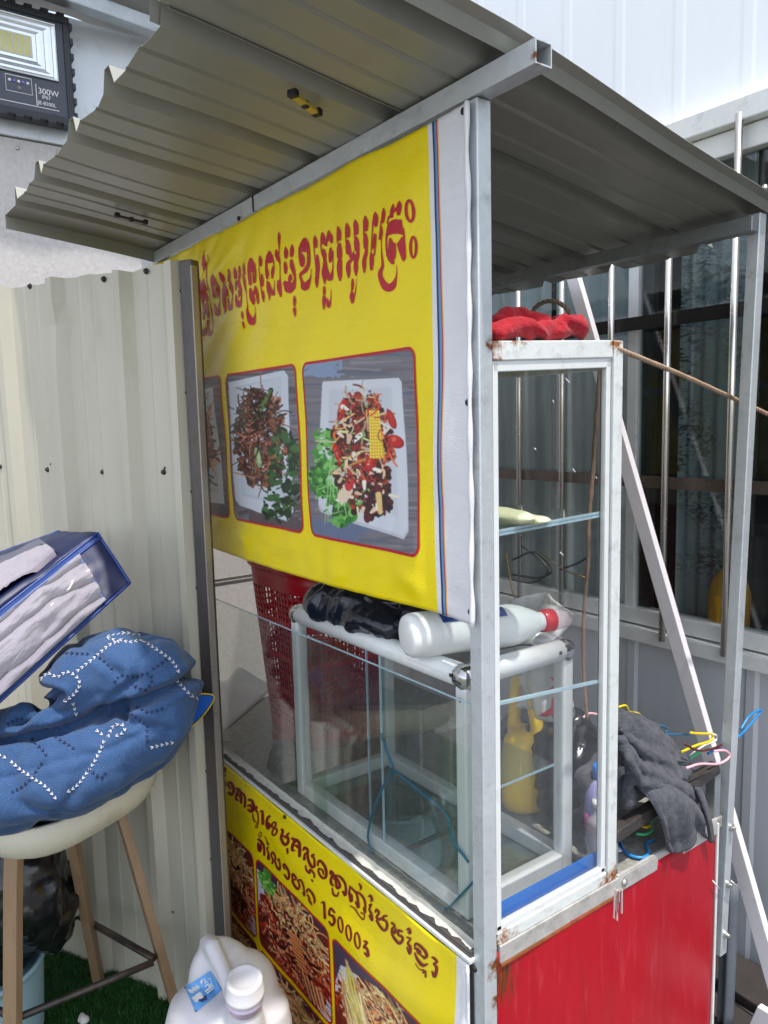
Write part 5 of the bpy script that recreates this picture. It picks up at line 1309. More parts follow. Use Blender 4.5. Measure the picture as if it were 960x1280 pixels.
b = MB(); b.tube(spline([tuple(onY(px, py, .52)) for px, py in ((632, 690), (640, 735), (648, 760))], 6), .003, 6); b.tube(spline([tuple(onY(px, py, .52)) for px, py in ((675, 690), (705, 712), (732, 722))], 6), .0018, 6); tag(b.build('bare_wire', mat('brass_wire', lin((150, 130, 80)), .4, .4)), 'thin pale wires hanging behind the upper glass shelf', 'wire')

# ------------------------------------------------------------------ red cloth and rope coil on the case
rc = mat('red_microfibre', lin((168, 8, 30)), .9, 0, .16, 60, .9, 260, sheen=.2, spec=.25)
zc = 1.738
R_ = lambda px, py, x: onX(px, py, x)
prims = []
chain([R_(618, 412, -.03), R_(640, 410, -.02), R_(662, 414, -.02), R_(690, 410, -.02), R_(720, 408, -.02)], [.016, .017, .017, .018, .019])
chain([R_(620, 402, -.06), R_(640, 393, -.06), R_(655, 400, -.06), R_(680, 406, -.05)], [.012, .016, .014, .016])
chain([R_(626, 416, -.012), R_(646, 406, -.01), R_(658, 412, -.01)], [.008, .009, .008])
chain([R_(700, 404, -.05), R_(724, 400, -.03), R_(726, 414, -.02)], [.016, .012, .010])
rcl = blob('cloth', prims, rc, None, .004, 2, lambda p, n: .0045*math.sin(46*(p.z*2.2 + p.y) + 5*noise.noise(p*18)) + .0022*(1-2*abs(noise.noise(p*40))) + .0018*noise.noise(p*90))
tag(rcl, 'crumpled bright red cloth lying on top of the white glass case', 'cloth')
def rope(name, label, pts, r, m_):
    sp_ = [Vector(p) for p in spline(pts, 14)]; 
    # resample by arc length
    L_ = [0]
    for a, c in zip(sp_[:-1], sp_[1:]): L_.append(L_[-1] + (c-a).length)
    nn = max(20, int(L_[-1]/.0028)); out = []
    for s in np.linspace(0, L_[-1], nn):
        i = min(len(sp_)-2, int(np.searchsorted(L_, s, 'right')-1)); t = (s-L_[i])/(L_[i+1]-L_[i]+1e-9); out.append(sp_[i].lerp(sp_[i+1], t))
    b = MB()
    for k in range(3):
        strand = []
        for i, p in enumerate(out):
            d = (out[min(i+1, nn-1)] - out[max(i-1, 0)]).normalized(); x = d.cross(Vector((0, 0, 1)) if abs(d.z) < .9 else Vector((1, 0, 0))).normalized(); y = d.cross(x); a = i*.48 + k*2.094
            strand.append(p + (x*math.cos(a)+y*math.sin(a))*r*.52)
        b.tube(strand, r*.56, 6)
    o = b.build(name, m_); return tag(o, label, 'rope')
rm = mat('tan_rope', lin((172, 146, 122)), .9, 0, .15, 40, .5, 200)
e1 = onY(1010, 541, BY - .06)
rope('rope', 'tan twisted rope stretched from the case past the rear post to the window bars', [tuple(onX(770, 434, -.012)), tuple(onX(779, 439, 0.0)), tuple(onY(850, 468, .60)), tuple(onY(921, 500, .86)), tuple(e1)], .0052, rm)
rope('rope_coil', 'loop of old brown rope standing behind the red cloth on the case', [tuple(onY(px, py, .31)) for px, py in ((664, 404), (668, 386), (682, 377), (698, 378), (712, 390), (714, 402))], .0045, mat('brown_rope', lin((112, 100, 82)), .9, 0, .15, 40))

# ------------------------------------------------------------------ white pole leaning behind the stall
pw = mat('white_box_section', lin((224, 220, 224)), .42, .05, .04, 8, dirt=(lin((170, 160, 160)), .1, 16))
tp0, tp1 = onY(714, 335, 1.06), onY(960, 1196, 1.00)
dpl = (tp1 - tp0).normalized(); ft = tp0 + dpl*((0 - tp0.z)/dpl.z)
b = MB(); b.bar(ft, tp0 - dpl*.25, .042, .022, (0, 1, 0)); tag(b.build('leaning_pole', pw, None, bevel=.002), 'white square section pole leaning across the window behind the right rear post', 'pole')
# grey plastic sheet hanging at the back, brown slab and white board on the ground
gs = mat('grey_tarp', lin((96, 102, 110)), .6, 0, .1, 8, .2, 40)
b = MB(); p_ = [onY(902, 1105, .90), onY(922, 1105, .90), onY(914, 1290, .90), onY(896, 1290, .90)]
b.grid(lambda u, v: tuple((p_[0]*(1-u)+p_[1]*u)*(1-v) + (p_[3]*(1-u)+p_[2]*u)*v + Vector((0, .012*math.sin(u*7), 0))), 8, 8); tag(b.build('plastic_sheet', gs, None, solid=.003), 'narrow grey plastic sheet hanging down behind the red side panel', 'sheet')
b = MB(); q0 = onZ(930, 1215, .02); b.box((-.9, 1.02, -.003), (.6, 1.17, .030)); b.box((-.9, .88, -.003), (.6, 1.0, .012)); tag(b.build('kerb_slab', M['brown_slab'], None, bevel=.006), 'dark brown slab along the foot of the grey wall', 'slab')
b = MB(); q1 = onZ(958, 1262, .05); b.slab([(q1.x - .02, .93, .001), (q1.x + .35, .93, .001), (q1.x + .35, .93, .10), (q1.x + .01, .93, .10)], (0, 1, 0), .02); tag(b.build('board', pw, None, bevel=.002), 'short white board standing on the ground behind the red panel', 'board')
# cable ties on the rear post
ztm = hm['white']
for pts, s_ in ((((891, 1101), (900, 1112)), 'left'), (((914, 1101), (921, 1108)), 'right')):
    b = MB(); b.tube([onX(*pts[0], .012), onX(*pts[1], .012)], .0016, 6); tag(b.build('cable_tie', ztm), 'white cable tie end sticking out %s of the rear post above the middle bolt' % s_, 'cable tie')

# ------------------------------------------------------------------ bar stool with shell seat and bent wood legs
stool = thing('bar_stool', 'bar stool with a stained white shell seat and bent wooden legs under the blue quilt', 'stool', (-1.02, -.50, 0))
wood = mat('oak_veneer', lin((150, 122, 94)), .5, 0, .10, 6, .15, 120, stretch=(7, 7, .7), dirt=(lin((120, 92, 64)), .25, 9))
seatm = mat('stained_white_shell', lin((214, 208, 190)), .45, 0, .05, 6, .05, 30, dirt=(lin((150, 138, 112)), .2, 9))
SC = Vector((-1.035, -.485, 0)); SZ = .70
feet = {'a': Vector((-1.235, -.36, 0)), 'b': Vector((-.90, -.235, 0)), 'c': onZ(15, 1408, 0), 'd': Vector((-1.13, -.745, 0))}
mids = {'a': Vector((-1.243, -.401, .24)), 'b': Vector((-.906, -.279, .24)), 'c': onZ(17, 1066, .63).lerp(onZ(15, 1408, 0), .62), 'd': Vector((-1.12, -.738, .24))}
tops_ = {'a': onZ(88, 1036, .61), 'b': onZ(147, 1006, .625), 'c': onZ(17, 1066, .63), 'd': Vector((-1.10, -.66, .62))}
for k in 'abcd':
    t_, f_ = tops_[k], feet[k]
    c_ = SC + Vector((0, 0, t_.z + .022)); inw = (Vector((c_.x, c_.y, 0)) - Vector((t_.x, t_.y, 0))).normalized()
    path = spline([tuple(t_ + inw*.13 + Vector((0, 0, .010))), tuple(t_ + inw*.05 + Vector((0, 0, .010))), tuple(t_ + inw*.012 + Vector((0, 0, .006))), tuple(t_ + (f_-t_)*.06), tuple(t_ + (f_-t_)*.5), tuple(f_)], 8)
    side = Vector((0, 0, 1)).cross(inw).normalized(); b = MB(); V = []
    n = len(path)
    for i, p in enumerate(path):
        p = Vector(p); d = Vector(path[min(i+1, n-1)]) - Vector(path[max(i-1, 0)]); d.normalize(); out = side.cross(d).normalized()
        wv, tv = .0185, .011
        V += [p + side*wv + out*tv, p - side*wv + out*tv, p - side*wv - out*tv, p + side*wv - out*tv]
    F = [(4*i+q, 4*i+(q+1) % 4, 4*i+4+(q+1) % 4, 4*i+4+q) for i in range(n-1) for q in range(4)] + [(3, 2, 1, 0), (4*n-4, 4*n-3, 4*n-2, 4*n-1)]
    b.add(V, F); b.build('leg', wood, stool, bevel=.003)
b = MB(); order = 'abcd'; m_ = [mids[k] for k in order]
ins = [p + (Vector((SC.x, SC.y, .24)) - p).normalized()*.012 for p in m_]
loop = []
for i in range(4):
    a_, c_ = ins[i], ins[(i+1) % 4]; loop += [a_.lerp(c_, .04), a_.lerp(c_, .35), a_.lerp(c_, .65), a_.lerp(c_, .96)]
b.tube(loop, .009, 10, closed=True); b.build('footrest', mat('worn_black_bar', lin((58, 54, 50)), .4, .4, .3, 9, .2, 60, dirt=(lin((130, 108, 92)), .4, 7)), stool)
def seat_prof(a):
    q = 1/(abs(math.cos(a))**3 + abs(math.sin(a))**3)**(1/3); return q
def seat(r, z, a, rot=.35):
    q = seat_prof(a); x, y = r*q*math.cos(a), r*q*math.sin(a); c, s = math.cos(rot), math.sin(rot); return (SC.x + x*c - y*s, SC.y + x*s + y*c, z)
b = MB(); prof_ = [(.02, .640), (.12, .642), (.170, .650), (.205, .672), (.226, .705), (.236, .752), (.228, .756), (.216, .712), (.19, .684), (.13, .668), (.02, .664)]
na = 48; V = [seat(r*.98, z + .006*math.sin(2*(2*math.pi*i/na)), 2*math.pi*i/na) for r, z in prof_ for i in range(na)]
F = [(j*na+i, j*na+(i+1) % na, (j+1)*na+(i+1) % na, (j+1)*na+i) for j in range(len(prof_)-1) for i in range(na)] + [tuple(range(na))[::-1], tuple(range((len(prof_)-1)*na, len(prof_)*na))]
b.add(V, F, 0, True); b.build('seat', seatm, stool)
b = MB(); b.lathe((SC.x, SC.y, .622), (0, 0, 1), [(.10, 0), (.155, .004), (.16, .018)], 4, xdir=(math.cos(1.1), math.sin(1.1), 0), smooth=False); b.build('seat_base', seatm, stool)

# ------------------------------------------------------------------ blue quilt folded on the seat
qm = mat('blue_quilt_cotton', lin((47, 76, 116)), .8, 0, .07, 10, .25, 700, sheen=.15, spec=.25)
D0 = 1.86
def QP(px, py, d=0): return dep(px, py, D0 + d)
def dotted(mt):
    """fine woven dots of the printed cotton"""
    N = mt.node_tree.nodes; L = mt.node_tree.links; bs = N['Principled BSDF']; src = bs.inputs['Base Color'].links[0].from_socket
    geo = N.new('ShaderNodeNewGeometry'); vo = N.new('ShaderNodeTexVoronoi'); vo.inputs['Scale'].default_value = 250; vo.inputs['Randomness'].default_value = .25; L.new(geo.outputs['Position'], vo.inputs[0])
    r = N.new('ShaderNodeMapRange'); r.inputs[1].default_value = .32; r.inputs[2].default_value = .22; r.inputs[3].default_value = 0; r.inputs[4].default_value = .26; L.new(vo.outputs['Distance'], r.inputs[0])
    mx = N.new('ShaderNodeMix'); mx.data_type = 'RGBA'; L.new(r.outputs[0], mx.inputs[0]); L.new(src, mx.inputs[6]); mx.inputs[7].default_value = (*lin((104, 138, 180)), 1); L.new(mx.outputs[2], bs.inputs['Base Color'])
dotted(qm)
prims = []
def roll(pts, rs, d0, d1, nd=4):
    """a soft roll of quilt: thick centre line in view, carried back into depth"""
    for k in range(nd):
        f = k/(nd-1); dd = d0 + (d1-d0)*f; sh = 1 - .18*abs(2*f-1)**2
        P = [QP(px, py, dd) for px, py in pts]
        for a, c, ra, rb_ in zip(P[:-1], P[1:], rs[:-1], rs[1:]): prims.append(('c', a, c, ra*sh, rb_*sh))
mm = lambda px: px*1.86/953
roll([(-60, 985), (40, 974), (120, 952), (180, 922), (206, 896)], [mm(50), mm(50), mm(48), mm(42), mm(36)], -.27, .20, 6)
roll([(206, 892), (204, 862), (190, 845), (150, 838), (112, 846), (84, 856)], [mm(36), mm(44), mm(50), mm(52), mm(46), mm(30)], -.24, .20, 6)
roll([(-60, 1004), (20, 996), (90, 982), (140, 964)], [mm(38), mm(38), mm(36), mm(28)], -.30, -.05, 4)
roll([(-60, 925), (0, 914), (50, 904), (100, 894), (150, 886)], [mm(26), mm(25), mm(24), mm(24), mm(22)], -.24, .18, 6)
DL = (Vector((1, 0, 0)))
CREASE = [([(-20, 930), (0, 928), (73, 914), (122, 893), (175, 879), (221, 857), (246, 840)], .034, 5.5), ([(20, 905), (50, 884), (76, 870), (66, 866), (52, 864), (46, 852)], .030, 4.5), ([(142, 890), (178, 905), (214, 914)], .010, 5), ([(150, 890), (164, 908)], .010, 4), ([(170, 850), (140, 872), (116, 892)], .007, 4), ([(-10, 975), (60, 955), (140, 934), (190, 910)], .006, 5), ([(88, 800), (118, 818), (150, 842)], .006, 5)]
def crease(p):
    x, y = proj(p); tot = 0
    for pl, dp_, wd in CREASE:
        best = 1e9
        for (ax_, ay_), (bx_, by_) in zip(pl[:-1], pl[1:]):
            dx, dy = bx_-ax_, by_-ay_; t = max(0, min(1, ((x-ax_)*dx+(y-ay_)*dy)/(dx*dx+dy*dy))); best = min(best, math.hypot(x-ax_-t*dx, y-ay_-t*dy))
        tot += dp_*math.exp(-(best/wd)**2) - dp_*.22*math.exp(-((best-2.4*wd)/wd)**2)
    return tot
def qdisp(p, n):
    u, v = p.x*6.5 + p.z*5.0, p.y*7 - p.z*4.5 + p.x*2
    seam = math.exp(-(math.sin(u*1.6)/.16)**2)*.009 + math.exp(-(math.sin(v*1.5+.8)/.16)**2)*.008
    return -seam*1.2 + .008*noise.noise(p*8) + .004*(1-2*abs(noise.noise(p*17 + Vector((0, 0, p.x*8))))) - crease(p)
quilt = blob('quilt', prims, qm, None, .0065, 6, qdisp, sub=1)
tag(quilt, 'blue quilt with white stitched lines folded on the bar stool seat', 'quilt')
# stitched chains: little ticks sewn on the surface
from mathutils.bvhtree import BVHTree
dg = bpy.context.evaluated_depsgraph_get(); dg.update()
def bvh_of(o):
    me = o.data; return BVHTree.FromPolygons([v.co[:] for v in me.vertices], [p.vertices[:] for p in me.polygons])
qb = bvh_of(quilt)
def cast(px, py, tree=qb):
    d = Vector(ray(px, py)).normalized(); h = tree.ray_cast(Vector(CAM_C), d)
    return h[0], h[1]
def split_none(o): return o
def stitches(lines, m_, name, par, tree, step=6.4, size=3.7, wd=.85, off=.0012):
    for ln in lines:
        b = MB()
        sp_ = spline([tuple(p) for p in ln], 12); L_ = [0]
        for a, c in zip(sp_[:-1], sp_[1:]): L_.append(L_[-1] + np.hypot(*(c-a)))
        for s in np.arange(0, L_[-1], step):
            i = min(len(sp_)-2, int(np.searchsorted(L_, s, 'right')-1)); t = (s-L_[i])/(L_[i+1]-L_[i]+1e-9); p = sp_[i]*(1-t)+sp_[i+1]*t
            d = (sp_[i+1]-sp_[i]); d /= np.linalg.norm(d)+1e-9; nn = np.array([-d[1], d[0]])
            for sg in (-1, 1):
                a_ = p - d*size*.45 + nn*sg*size*.42; c_ = p + d*size*.45
                ha, hc = cast(*a_, tree), cast(*c_, tree)
                if ha[0] is None or hc[0] is None or (ha[0]-hc[0]).length > .03: continue
                b.bar(ha[0] + ha[1]*off, hc[0] + hc[1]*off, wd*.0019, .0016, ha[1])
        if b.v: b.build(name, m_, par)
wst = mat('white_thread', lin((206, 202, 206)), .8); nst = mat('navy_thread', lin((24, 34, 70)), .8)
stitches([[(98, 838), (115, 825), (135, 808), (148, 802)], [(148, 802), (133, 796), (150, 792), (168, 793), (180, 798), (163, 803), (150, 800)], [(180, 802), (200, 815), (216, 828), (224, 842)], [(52, 848), (60, 842), (72, 846), (84, 840), (96, 846), (100, 856), (92, 868), (78, 878)], [(92, 880), (95, 890), (96, 898)],
          [(222, 852), (235, 866), (246, 874)], [(15, 953), (30, 965), (45, 975), (58, 984), (70, 998)], [(130, 928), (122, 946), (112, 962), (98, 980), (84, 990)], [(136, 920), (142, 908), (152, 906), (156, 914), (146, 920)], [(190, 934), (205, 930), (215, 928)], [(0, 944), (8, 948)], [(122, 914), (130, 920)]], wst, 'white_stitching', quilt, qb)
stitches([[(120, 820), (132, 828), (142, 838)], [(84, 816), (105, 818), (112, 818)], [(144, 852), (152, 844), (166, 846), (184, 842), (190, 850), (182, 862), (168, 858)], [(192, 836), (204, 828), (212, 822)], [(40, 925), (54, 938), (60, 948)], [(52, 955), (44, 966), (30, 982), (12, 992)], [(160, 888), (172, 898), (180, 905)], [(172, 885), (186, 890), (204, 886)], [(184, 908), (184, 922), (186, 930)], [(70, 922), (84, 930), (96, 938)], [(10, 905), (24, 898), (38, 902)], [(112, 962), (126, 972), (134, 964)]], nst, 'navy_stitching', quilt, qb)

# blue cushion corner with yellow piping behind the quilt
cz = lambda px, py: dep(px, py, 1.93)
b = MB(); pts = [cz(198, 948), cz(236, 902), cz(266, 870), cz(268, 880), cz(250, 900), cz(222, 930), cz(206, 945)]
cu = [cz(185, 935), cz(243, 868), cz(268, 870), cz(262, 884), cz(238, 912), cz(212, 940)]
back = (Vector(CAM_R[2])).normalized()
b.slab([tuple(p) for p in cu], back, .02)
cush = b.build('cushion', mat('blue_satin', lin((20, 92, 190)), .45, 0, .08, 10), None, bevel=.004)
tag(cush, 'bright blue cushion corner with yellow piping sticking out behind the folded quilt', 'cushion')
b = MB(); b.tube(spline([tuple(p - back*.003) for p in (cz(243, 868), cz(256, 867), cz(268, 870), cz(262, 884), cz(246, 903), cz(226, 918))], 6), .0022, 6); b.build('piping', mat('yellow_piping', lin((214, 190, 70)), .6), cush)

# ------------------------------------------------------------------ zipped storage bag full of a grey quilt, on the blue quilt
sb = thing('storage_bag', 'blue zipped storage bag with clear windows showing a grey quilt on the stool', 'storage bag', tuple(dep(60, 800, 1.7)))
TR, BR = dep(122, 667, 1.80), dep(162, 729, 1.74)
TL, BL = dep(-130, 868, 1.48), dep(-96, 965, 1.46)
KR, KL = dep(74, 664, 1.98), dep(-130, 742, 1.70)
cp = mat('navy_satin_fabric', lin((10, 24, 66)), .46, 0, .10, 9, .10, 40)
gq = mat('grey_quilt', lin((136, 129, 141)), .85, 0, .05, 10, .3, 300, sheen=.15)
clr = film('clear_pvc', lin((230, 232, 236)), .10, .06)
pip = mat('blue_piping', lin((30, 60, 128)), .4)
def face(P00, P10, P11, P01, bulge, amp):
    P00, P10, P11, P01 = map(Vector, (P00, P10, P11, P01)); n = (P10-P00).cross(P01-P00).normalized()
    if n.dot(Vector(CAM_C) - P00) < 0: n = -n
    def f(u, v, o=0.0):
        p = (P00*(1-u)+P10*u)*(1-v) + (P01*(1-u)+P11*u)*v
        return p + n*(bulge*max(0, math.sin(math.pi*u))**.7*max(0, math.sin(math.pi*v))**.7 + o + amp*noise.noise(p*11) + amp*.4*noise.noise(p*29))
    return f
front = face(BL, BR, TR, TL, .032, .007); top = face(TL, TR, KR, KL, .030, .007)
KB = BR + (KR - TR); KBL = BL + (KL - TL)
b = MB(); b.grid(lambda u, v: tuple(front(u, v, -.012)), 30, 16); b.grid(lambda u, v: tuple(top(u, v, -.012)), 30, 16)
b.grid(lambda u, v: tuple((BR*(1-u)+KB*u)*(1-v) + (TR*(1-u)+KR*u)*v), 10, 10); b.grid(lambda u, v: tuple((BL*(1-u)+BR*u)*(1-v) + (KBL*(1-u)+KB*u)*v), 10, 8)
b.grid(lambda u, v: tuple((KBL*(1-u)+KB*u)*(1-v) + (KL*(1-u)+KR*u)*v), 10, 8); b.grid(lambda u, v: tuple((BL*(1-u)+KBL*u)*(1-v) + (TL*(1-u)+KL*u)*v), 4, 4)
b.build('fabric_shell', cp, sb)
# satin panels framing the windows
b = MB(); b.grid(lambda u, v: tuple(front(.865 + .135*u, v, .002)), 12, 16); b.build('end_panel', cp, sb, solid=.002)
b = MB(); b.grid(lambda u, v: tuple(front(u, .90 + .10*v, .002)), 40, 3); b.grid(lambda u, v: tuple(front(u*.865, .05*v, .002)), 40, 2); b.build('zip_band', mat('blue_zip_tape', lin((34, 62, 120)), .5, 0, .08, 14), sb, solid=.002)
b = MB(); b.grid(lambda u, v: tuple(top(u, v*.09, .002)), 40, 3); b.grid(lambda u, v: tuple(top(u, .62 + .38*v + .12*(u-.7), .002)) if False else tuple(top(u, min(1, .55 + .45*v), .002)), 40, 10); b.grid(lambda u, v: tuple(top(.80 + .2*u, v, .0025)), 10, 14); b.build('top_panel', cp, sb, solid=.002)
# the quilt showing in the windows: soft rolled folds
def folds(f, seed, k):
    def g(u, v):
        p = Vector((u*3.2, v*2.2, seed)); 
        w_ = v*k - .5*math.sin(u*3+seed) + .75*noise.noise(p) + .25*noise.noise(p*2.7)
        h = abs(math.sin(w_*math.pi)); return f(u, v, -.016 + .030*h**.55 + .007*noise.noise(p*4) + .003*(1-2*abs(noise.noise(p*9))) - .004*(1 if h < .1 else 0))
    return g
gf = folds(front, 1.7, 3.4); gt = folds(top, 4.2, 2.2)
b = MB(); b.grid(lambda u, v: tuple(gf(.87*u, .05 + .85*v)), 90, 60); b.grid(lambda u, v: tuple(gt(.80*u, .09 + .46*v)), 70, 30); b.build('quilt_fill', gq, sb)
b = MB(); b.grid(lambda u, v: tuple(front(.865*u, .05 + .85*v, .019)), 30, 16); b.grid(lambda u, v: tuple(top(.80*u, .09 + .46*v, .019)), 30, 8); b.build('clear_window', clr, sb)
b = MB()
for A_, B_, f_, vv in ((None, None, front, 1.0), (None, None, front, .905), (None, None, front, .0)): b.tube([f_(u, vv, .004) for u in np.linspace(0, 1, 30)], .0036, 8)
b.tube([front(1.0, v, .003) for v in np.linspace(0, 1, 14)], .0036, 8); b.tube([front(.865, v, .004) for v in np.linspace(0, .9, 14)], .0025, 8); b.tube([top(u, 1, .003) for u in np.linspace(0, 1, 20)], .003, 8)
b.build('piping', pip, sb)

# ------------------------------------------------------------------ black bag and pale blue bin under the stool
o = blob('plastic_bag', [('s', (-1.20, -.66, .40), (.16, .13, .22)), ('s', (-1.10, -.56, .46), (.12, .10, .16)), ('s', (-1.28, -.60, .30), (.12, .12, .16)), ('s', (-1.14, -.50, .37), (.09, .07, .12))], M['black_plastic'], None, .010, 3, crinkle(.014, 10))
tag(o, 'black rubbish bag stuffed in the pale blue bin under the bar stool', 'rubbish bag')
bnm = mat('pale_blue_plastic', lin((170, 204, 214)), .4, 0, .04, 8)
b = MB(); bc_ = Vector((-1.20, -.665, .001)); pr_ = [(.125, 0), (.142, .004), (.145, .02)] + [(.145 + .012*t + .0012*(k % 2), .02 + .20*t) for k, t in enumerate(np.linspace(0, 1, 26))] + [(.163, .222), (.163, .236), (.154, .236), (.136, .02), (.01, .016)]
b.lathe(bc_, (0, 0, 1), pr_, 48); tag(b.build('waste_bin', bnm), 'pale blue ribbed plastic bin under the bar stool', 'bin')
# scrap of litter on the turf
q = onZ(103, 1273, .02); o = blob('litter', [('s', tuple(q), (.016, .009, .008)), ('s', (q.x+.012, q.y+.006, q.z), (.010, .008, .006))], mat('white_scrap', lin((214, 212, 204)), .8), None, .003, 2, crinkle(.003, 60)); tag(o, 'small white scrap of litter on the green turf under the footrest', 'litter')

# ------------------------------------------------------------------ big white jug in front of the price banner
jg = thing('detergent_jug', 'large white plastic jug with screw cap and blue label in front of the price banner', 'jug', (-.62, -.26, 0))
wj = mat('white_jug_plastic', lin((198, 196, 201)), .36, 0, .02, 5, .04, 30, trans=.25)
ax = Vector((.997, .07, 0)).normalized(); sdv = Vector((-.07, .997, 0)).normalized(); JC = Vector((-.590, -.240, 0))
def J(a, s_, z): return JC + ax*a + sdv*s_ + Vector((0, 0, z))
b_ = MB(); sec = []
for (z, ha, hs) in ((.001, .090, .115), (.012, .105, .130), (.12, .110, .137), (.24, .110, .137), (.285, .104, .131), (.315, .088, .112), (.335, .062, .082)):
    sec.append((z, ha, hs))
n = 40; V = []
for z, ha, hs in sec:
    for i in range(n):
        a = 2*math.pi*i/n; c, s = math.cos(a), math.sin(a); q = 1/(abs(c)**3.2 + abs(s)**3.2)**(1/3.2); V.append(tuple(J(ha*q*c - (0.02 if z > .3 else 0), hs*q*s, z)))
F = [(j*n+i, j*n+(i+1) % n, (j+1)*n+(i+1) % n, (j+1)*n+i) for j in range(len(sec)-1) for i in range(n)] + [tuple(range(n))[::-1], tuple(range((len(sec)-1)*n, len(sec)*n))]
b_.add(V, F)
hb, hf = onP(262, 1176, J(-.07, 0, 0), ax), None
prims = [('b', b_)]
# ridge carrying the handle: back hump, bridge and neck
prims += [('s', J(-.062, .01, .34), (.045, .07, .085)), ('s', J(-.015, .055, .30), (.085, .075, .09)), ('s', J(-.02, -.065, .275), (.085, .065, .075)), ('s', J(-.04, .03, .36), (.05, .05, .055)), ('c', J(-.072, -.005, .415), J(-.040, -.010, .425), .022, .021), ('c', J(-.040, -.010, .425), J(.030, -.012, .388), .0195, .0195), ('c', J(.030, -.012, .388), J(.072, -.004, .335), .020, .026), ('c', J(.078, 0, .25), J(.082, 0, .335), .052, .040)]
body = blob('body', prims, wj, jg, .005, 16)
b = MB(); nb_ = J(.083, 0, .352); axn = Vector((.18, -.06, 1)).normalized()
b.lathe(nb_, axn, [(.036, 0), (.036, .018), (.041, .019), (.041, .024), (.036, .025), (.036, .03)], 32); b.build('neck', mat('tinted_neck', lin((214, 196, 220)), .35, 0, .08, 40, dirt=(lin((190, 130, 200)), .35, 34)), jg)
b = MB(); b.lathe(nb_ + axn*.031, axn, [(.041, 0), (.0425, .002), (.0425, .012), (.040, .014), (.0395, .040), (.037, .044), (.030, .0445), (.028, .042), (.004, .042)], 40); b.build('cap', wj, jg, bevel=0)
jb_ = bvh_of(body)
lab = [cast(px, py, jb_) for px, py in ((231, 1234), (263, 1213), (278, 1237), (245, 1266))]
if all(h[0] is not None for h in lab):
    b = MB()
    def lf(u, v, o=.0016):
        px = (231*(1-u)+263*u)*(1-v) + (245*(1-u)+278*u)*v; py = (1234*(1-u)+1213*u)*(1-v) + (1266*(1-u)+1237*u)*v
        h = cast(px, py, jb_); return tuple(h[0] + h[1]*o)
    b.grid(lf, 14, 14); b.build('label', mat('sky_blue_label', lin((96, 156, 216)), .35, 0, .12, 40), jg)
    b = MB()
    def ls(pts, wv):
        for p_a, p_c in zip(pts[:-1], pts[1:]):
            A_, C_ = Vector(lf(*p_a, .0024)), Vector(lf(*p_c, .0024)); h = cast(250, 1240, jb_); b.bar(A_, C_, wv, .0006, h[1])
    for pts in ([(.55,.22),(.62,.12),(.72,.16),(.66,.30),(.78,.30)], [(.60,.42),(.74,.38),(.70,.52),(.84,.46)], [(.82,.20),(.88,.30),(.86,.42)], [(.50,.62),(.86,.58)], [(.52,.72),(.84,.68)]): ls(pts, .0042)
    for k in range(7): ls([(.08+.05*k, .18+.04*(k % 3)), (.12+.05*k, .34+.05*(k % 2))], .005)
    for k in range(5): ls([(.10+.06*k, .50), (.15+.05*k, .74)], .006)
    b.build('label_writing', M['white_paint'], jg)
    b = MB(); ls([(.02, .03), (.02, .97)], .004); ls([(.26, .70), (.36, .86), (.42, .72)], .012); b.build('label_border', mat('navy_label_print', lin((40, 56, 110)), .4), jg)

# ------------------------------------------------------------------ flood light on the side wall
fl = thing('flood_light', 'black flood light with a silver reflector fixed high on the left wall', 'flood light', (LX + .02, -.25, 2.85))
fx = LX + .085
tr_, br_ = onX(93, 24, fx), onX(88, 156, fx)
fy1 = (tr_.y + br_.y)/2; fz0, fz1 = br_.z, tr_.z
fwid = .46; fy0 = fy1 - fwid
fb = mat('black_die_cast', lin((44, 46, 52)), .45, .2, .12, 14)
b = MB(); b.box((LX + .015, fy0, fz0), (fx - .012, fy1, fz1)); b.build('housing', fb, fl, bevel=.008)
b = MB(); e = .022
b.box((fx - .0115, fy0, fz0), (fx, fy1, fz0 + e)); b.box((fx - .0115, fy0, fz1 - e), (fx, fy1, fz1)); b.box((fx - .0115, fy0, fz0 + e), (fx, fy0 + e, fz1 - e)); b.box((fx - .0115, fy1 - e, fz0 + e), (fx, fy1, fz1 - e)); b.build('bezel', fb, fl, bevel=.002)
b = MB()
for k in range(7):
    zz = fz0 + .02 + k*(fz1-fz0-.06)/6
    b.box((fx - .03, fy1 - .003, zz), (fx + .004, fy1 + .008, zz + .022))
for k in range(9):
    yy = fy0 + .02 + k*(fwid-.06)/8
    b.box((fx - .03, yy, fz1 - .003), (fx + .004, yy + .025, fz1 + .008)); b.box((fx - .03, yy, fz0 - .008), (fx + .004, yy + .025, fz0 + .003))
split_loose(b.build('clip', fb, fl, bevel=.002))
b = MB(); b.box((fx - .0113, fy0 + e, fz0 + e), (fx - .006, fy1 - e, fz1 - e)); b.build('face_plate', mat('dark_grey_plate', lin((62, 66, 76)), .3, .2, .05, 8), fl)
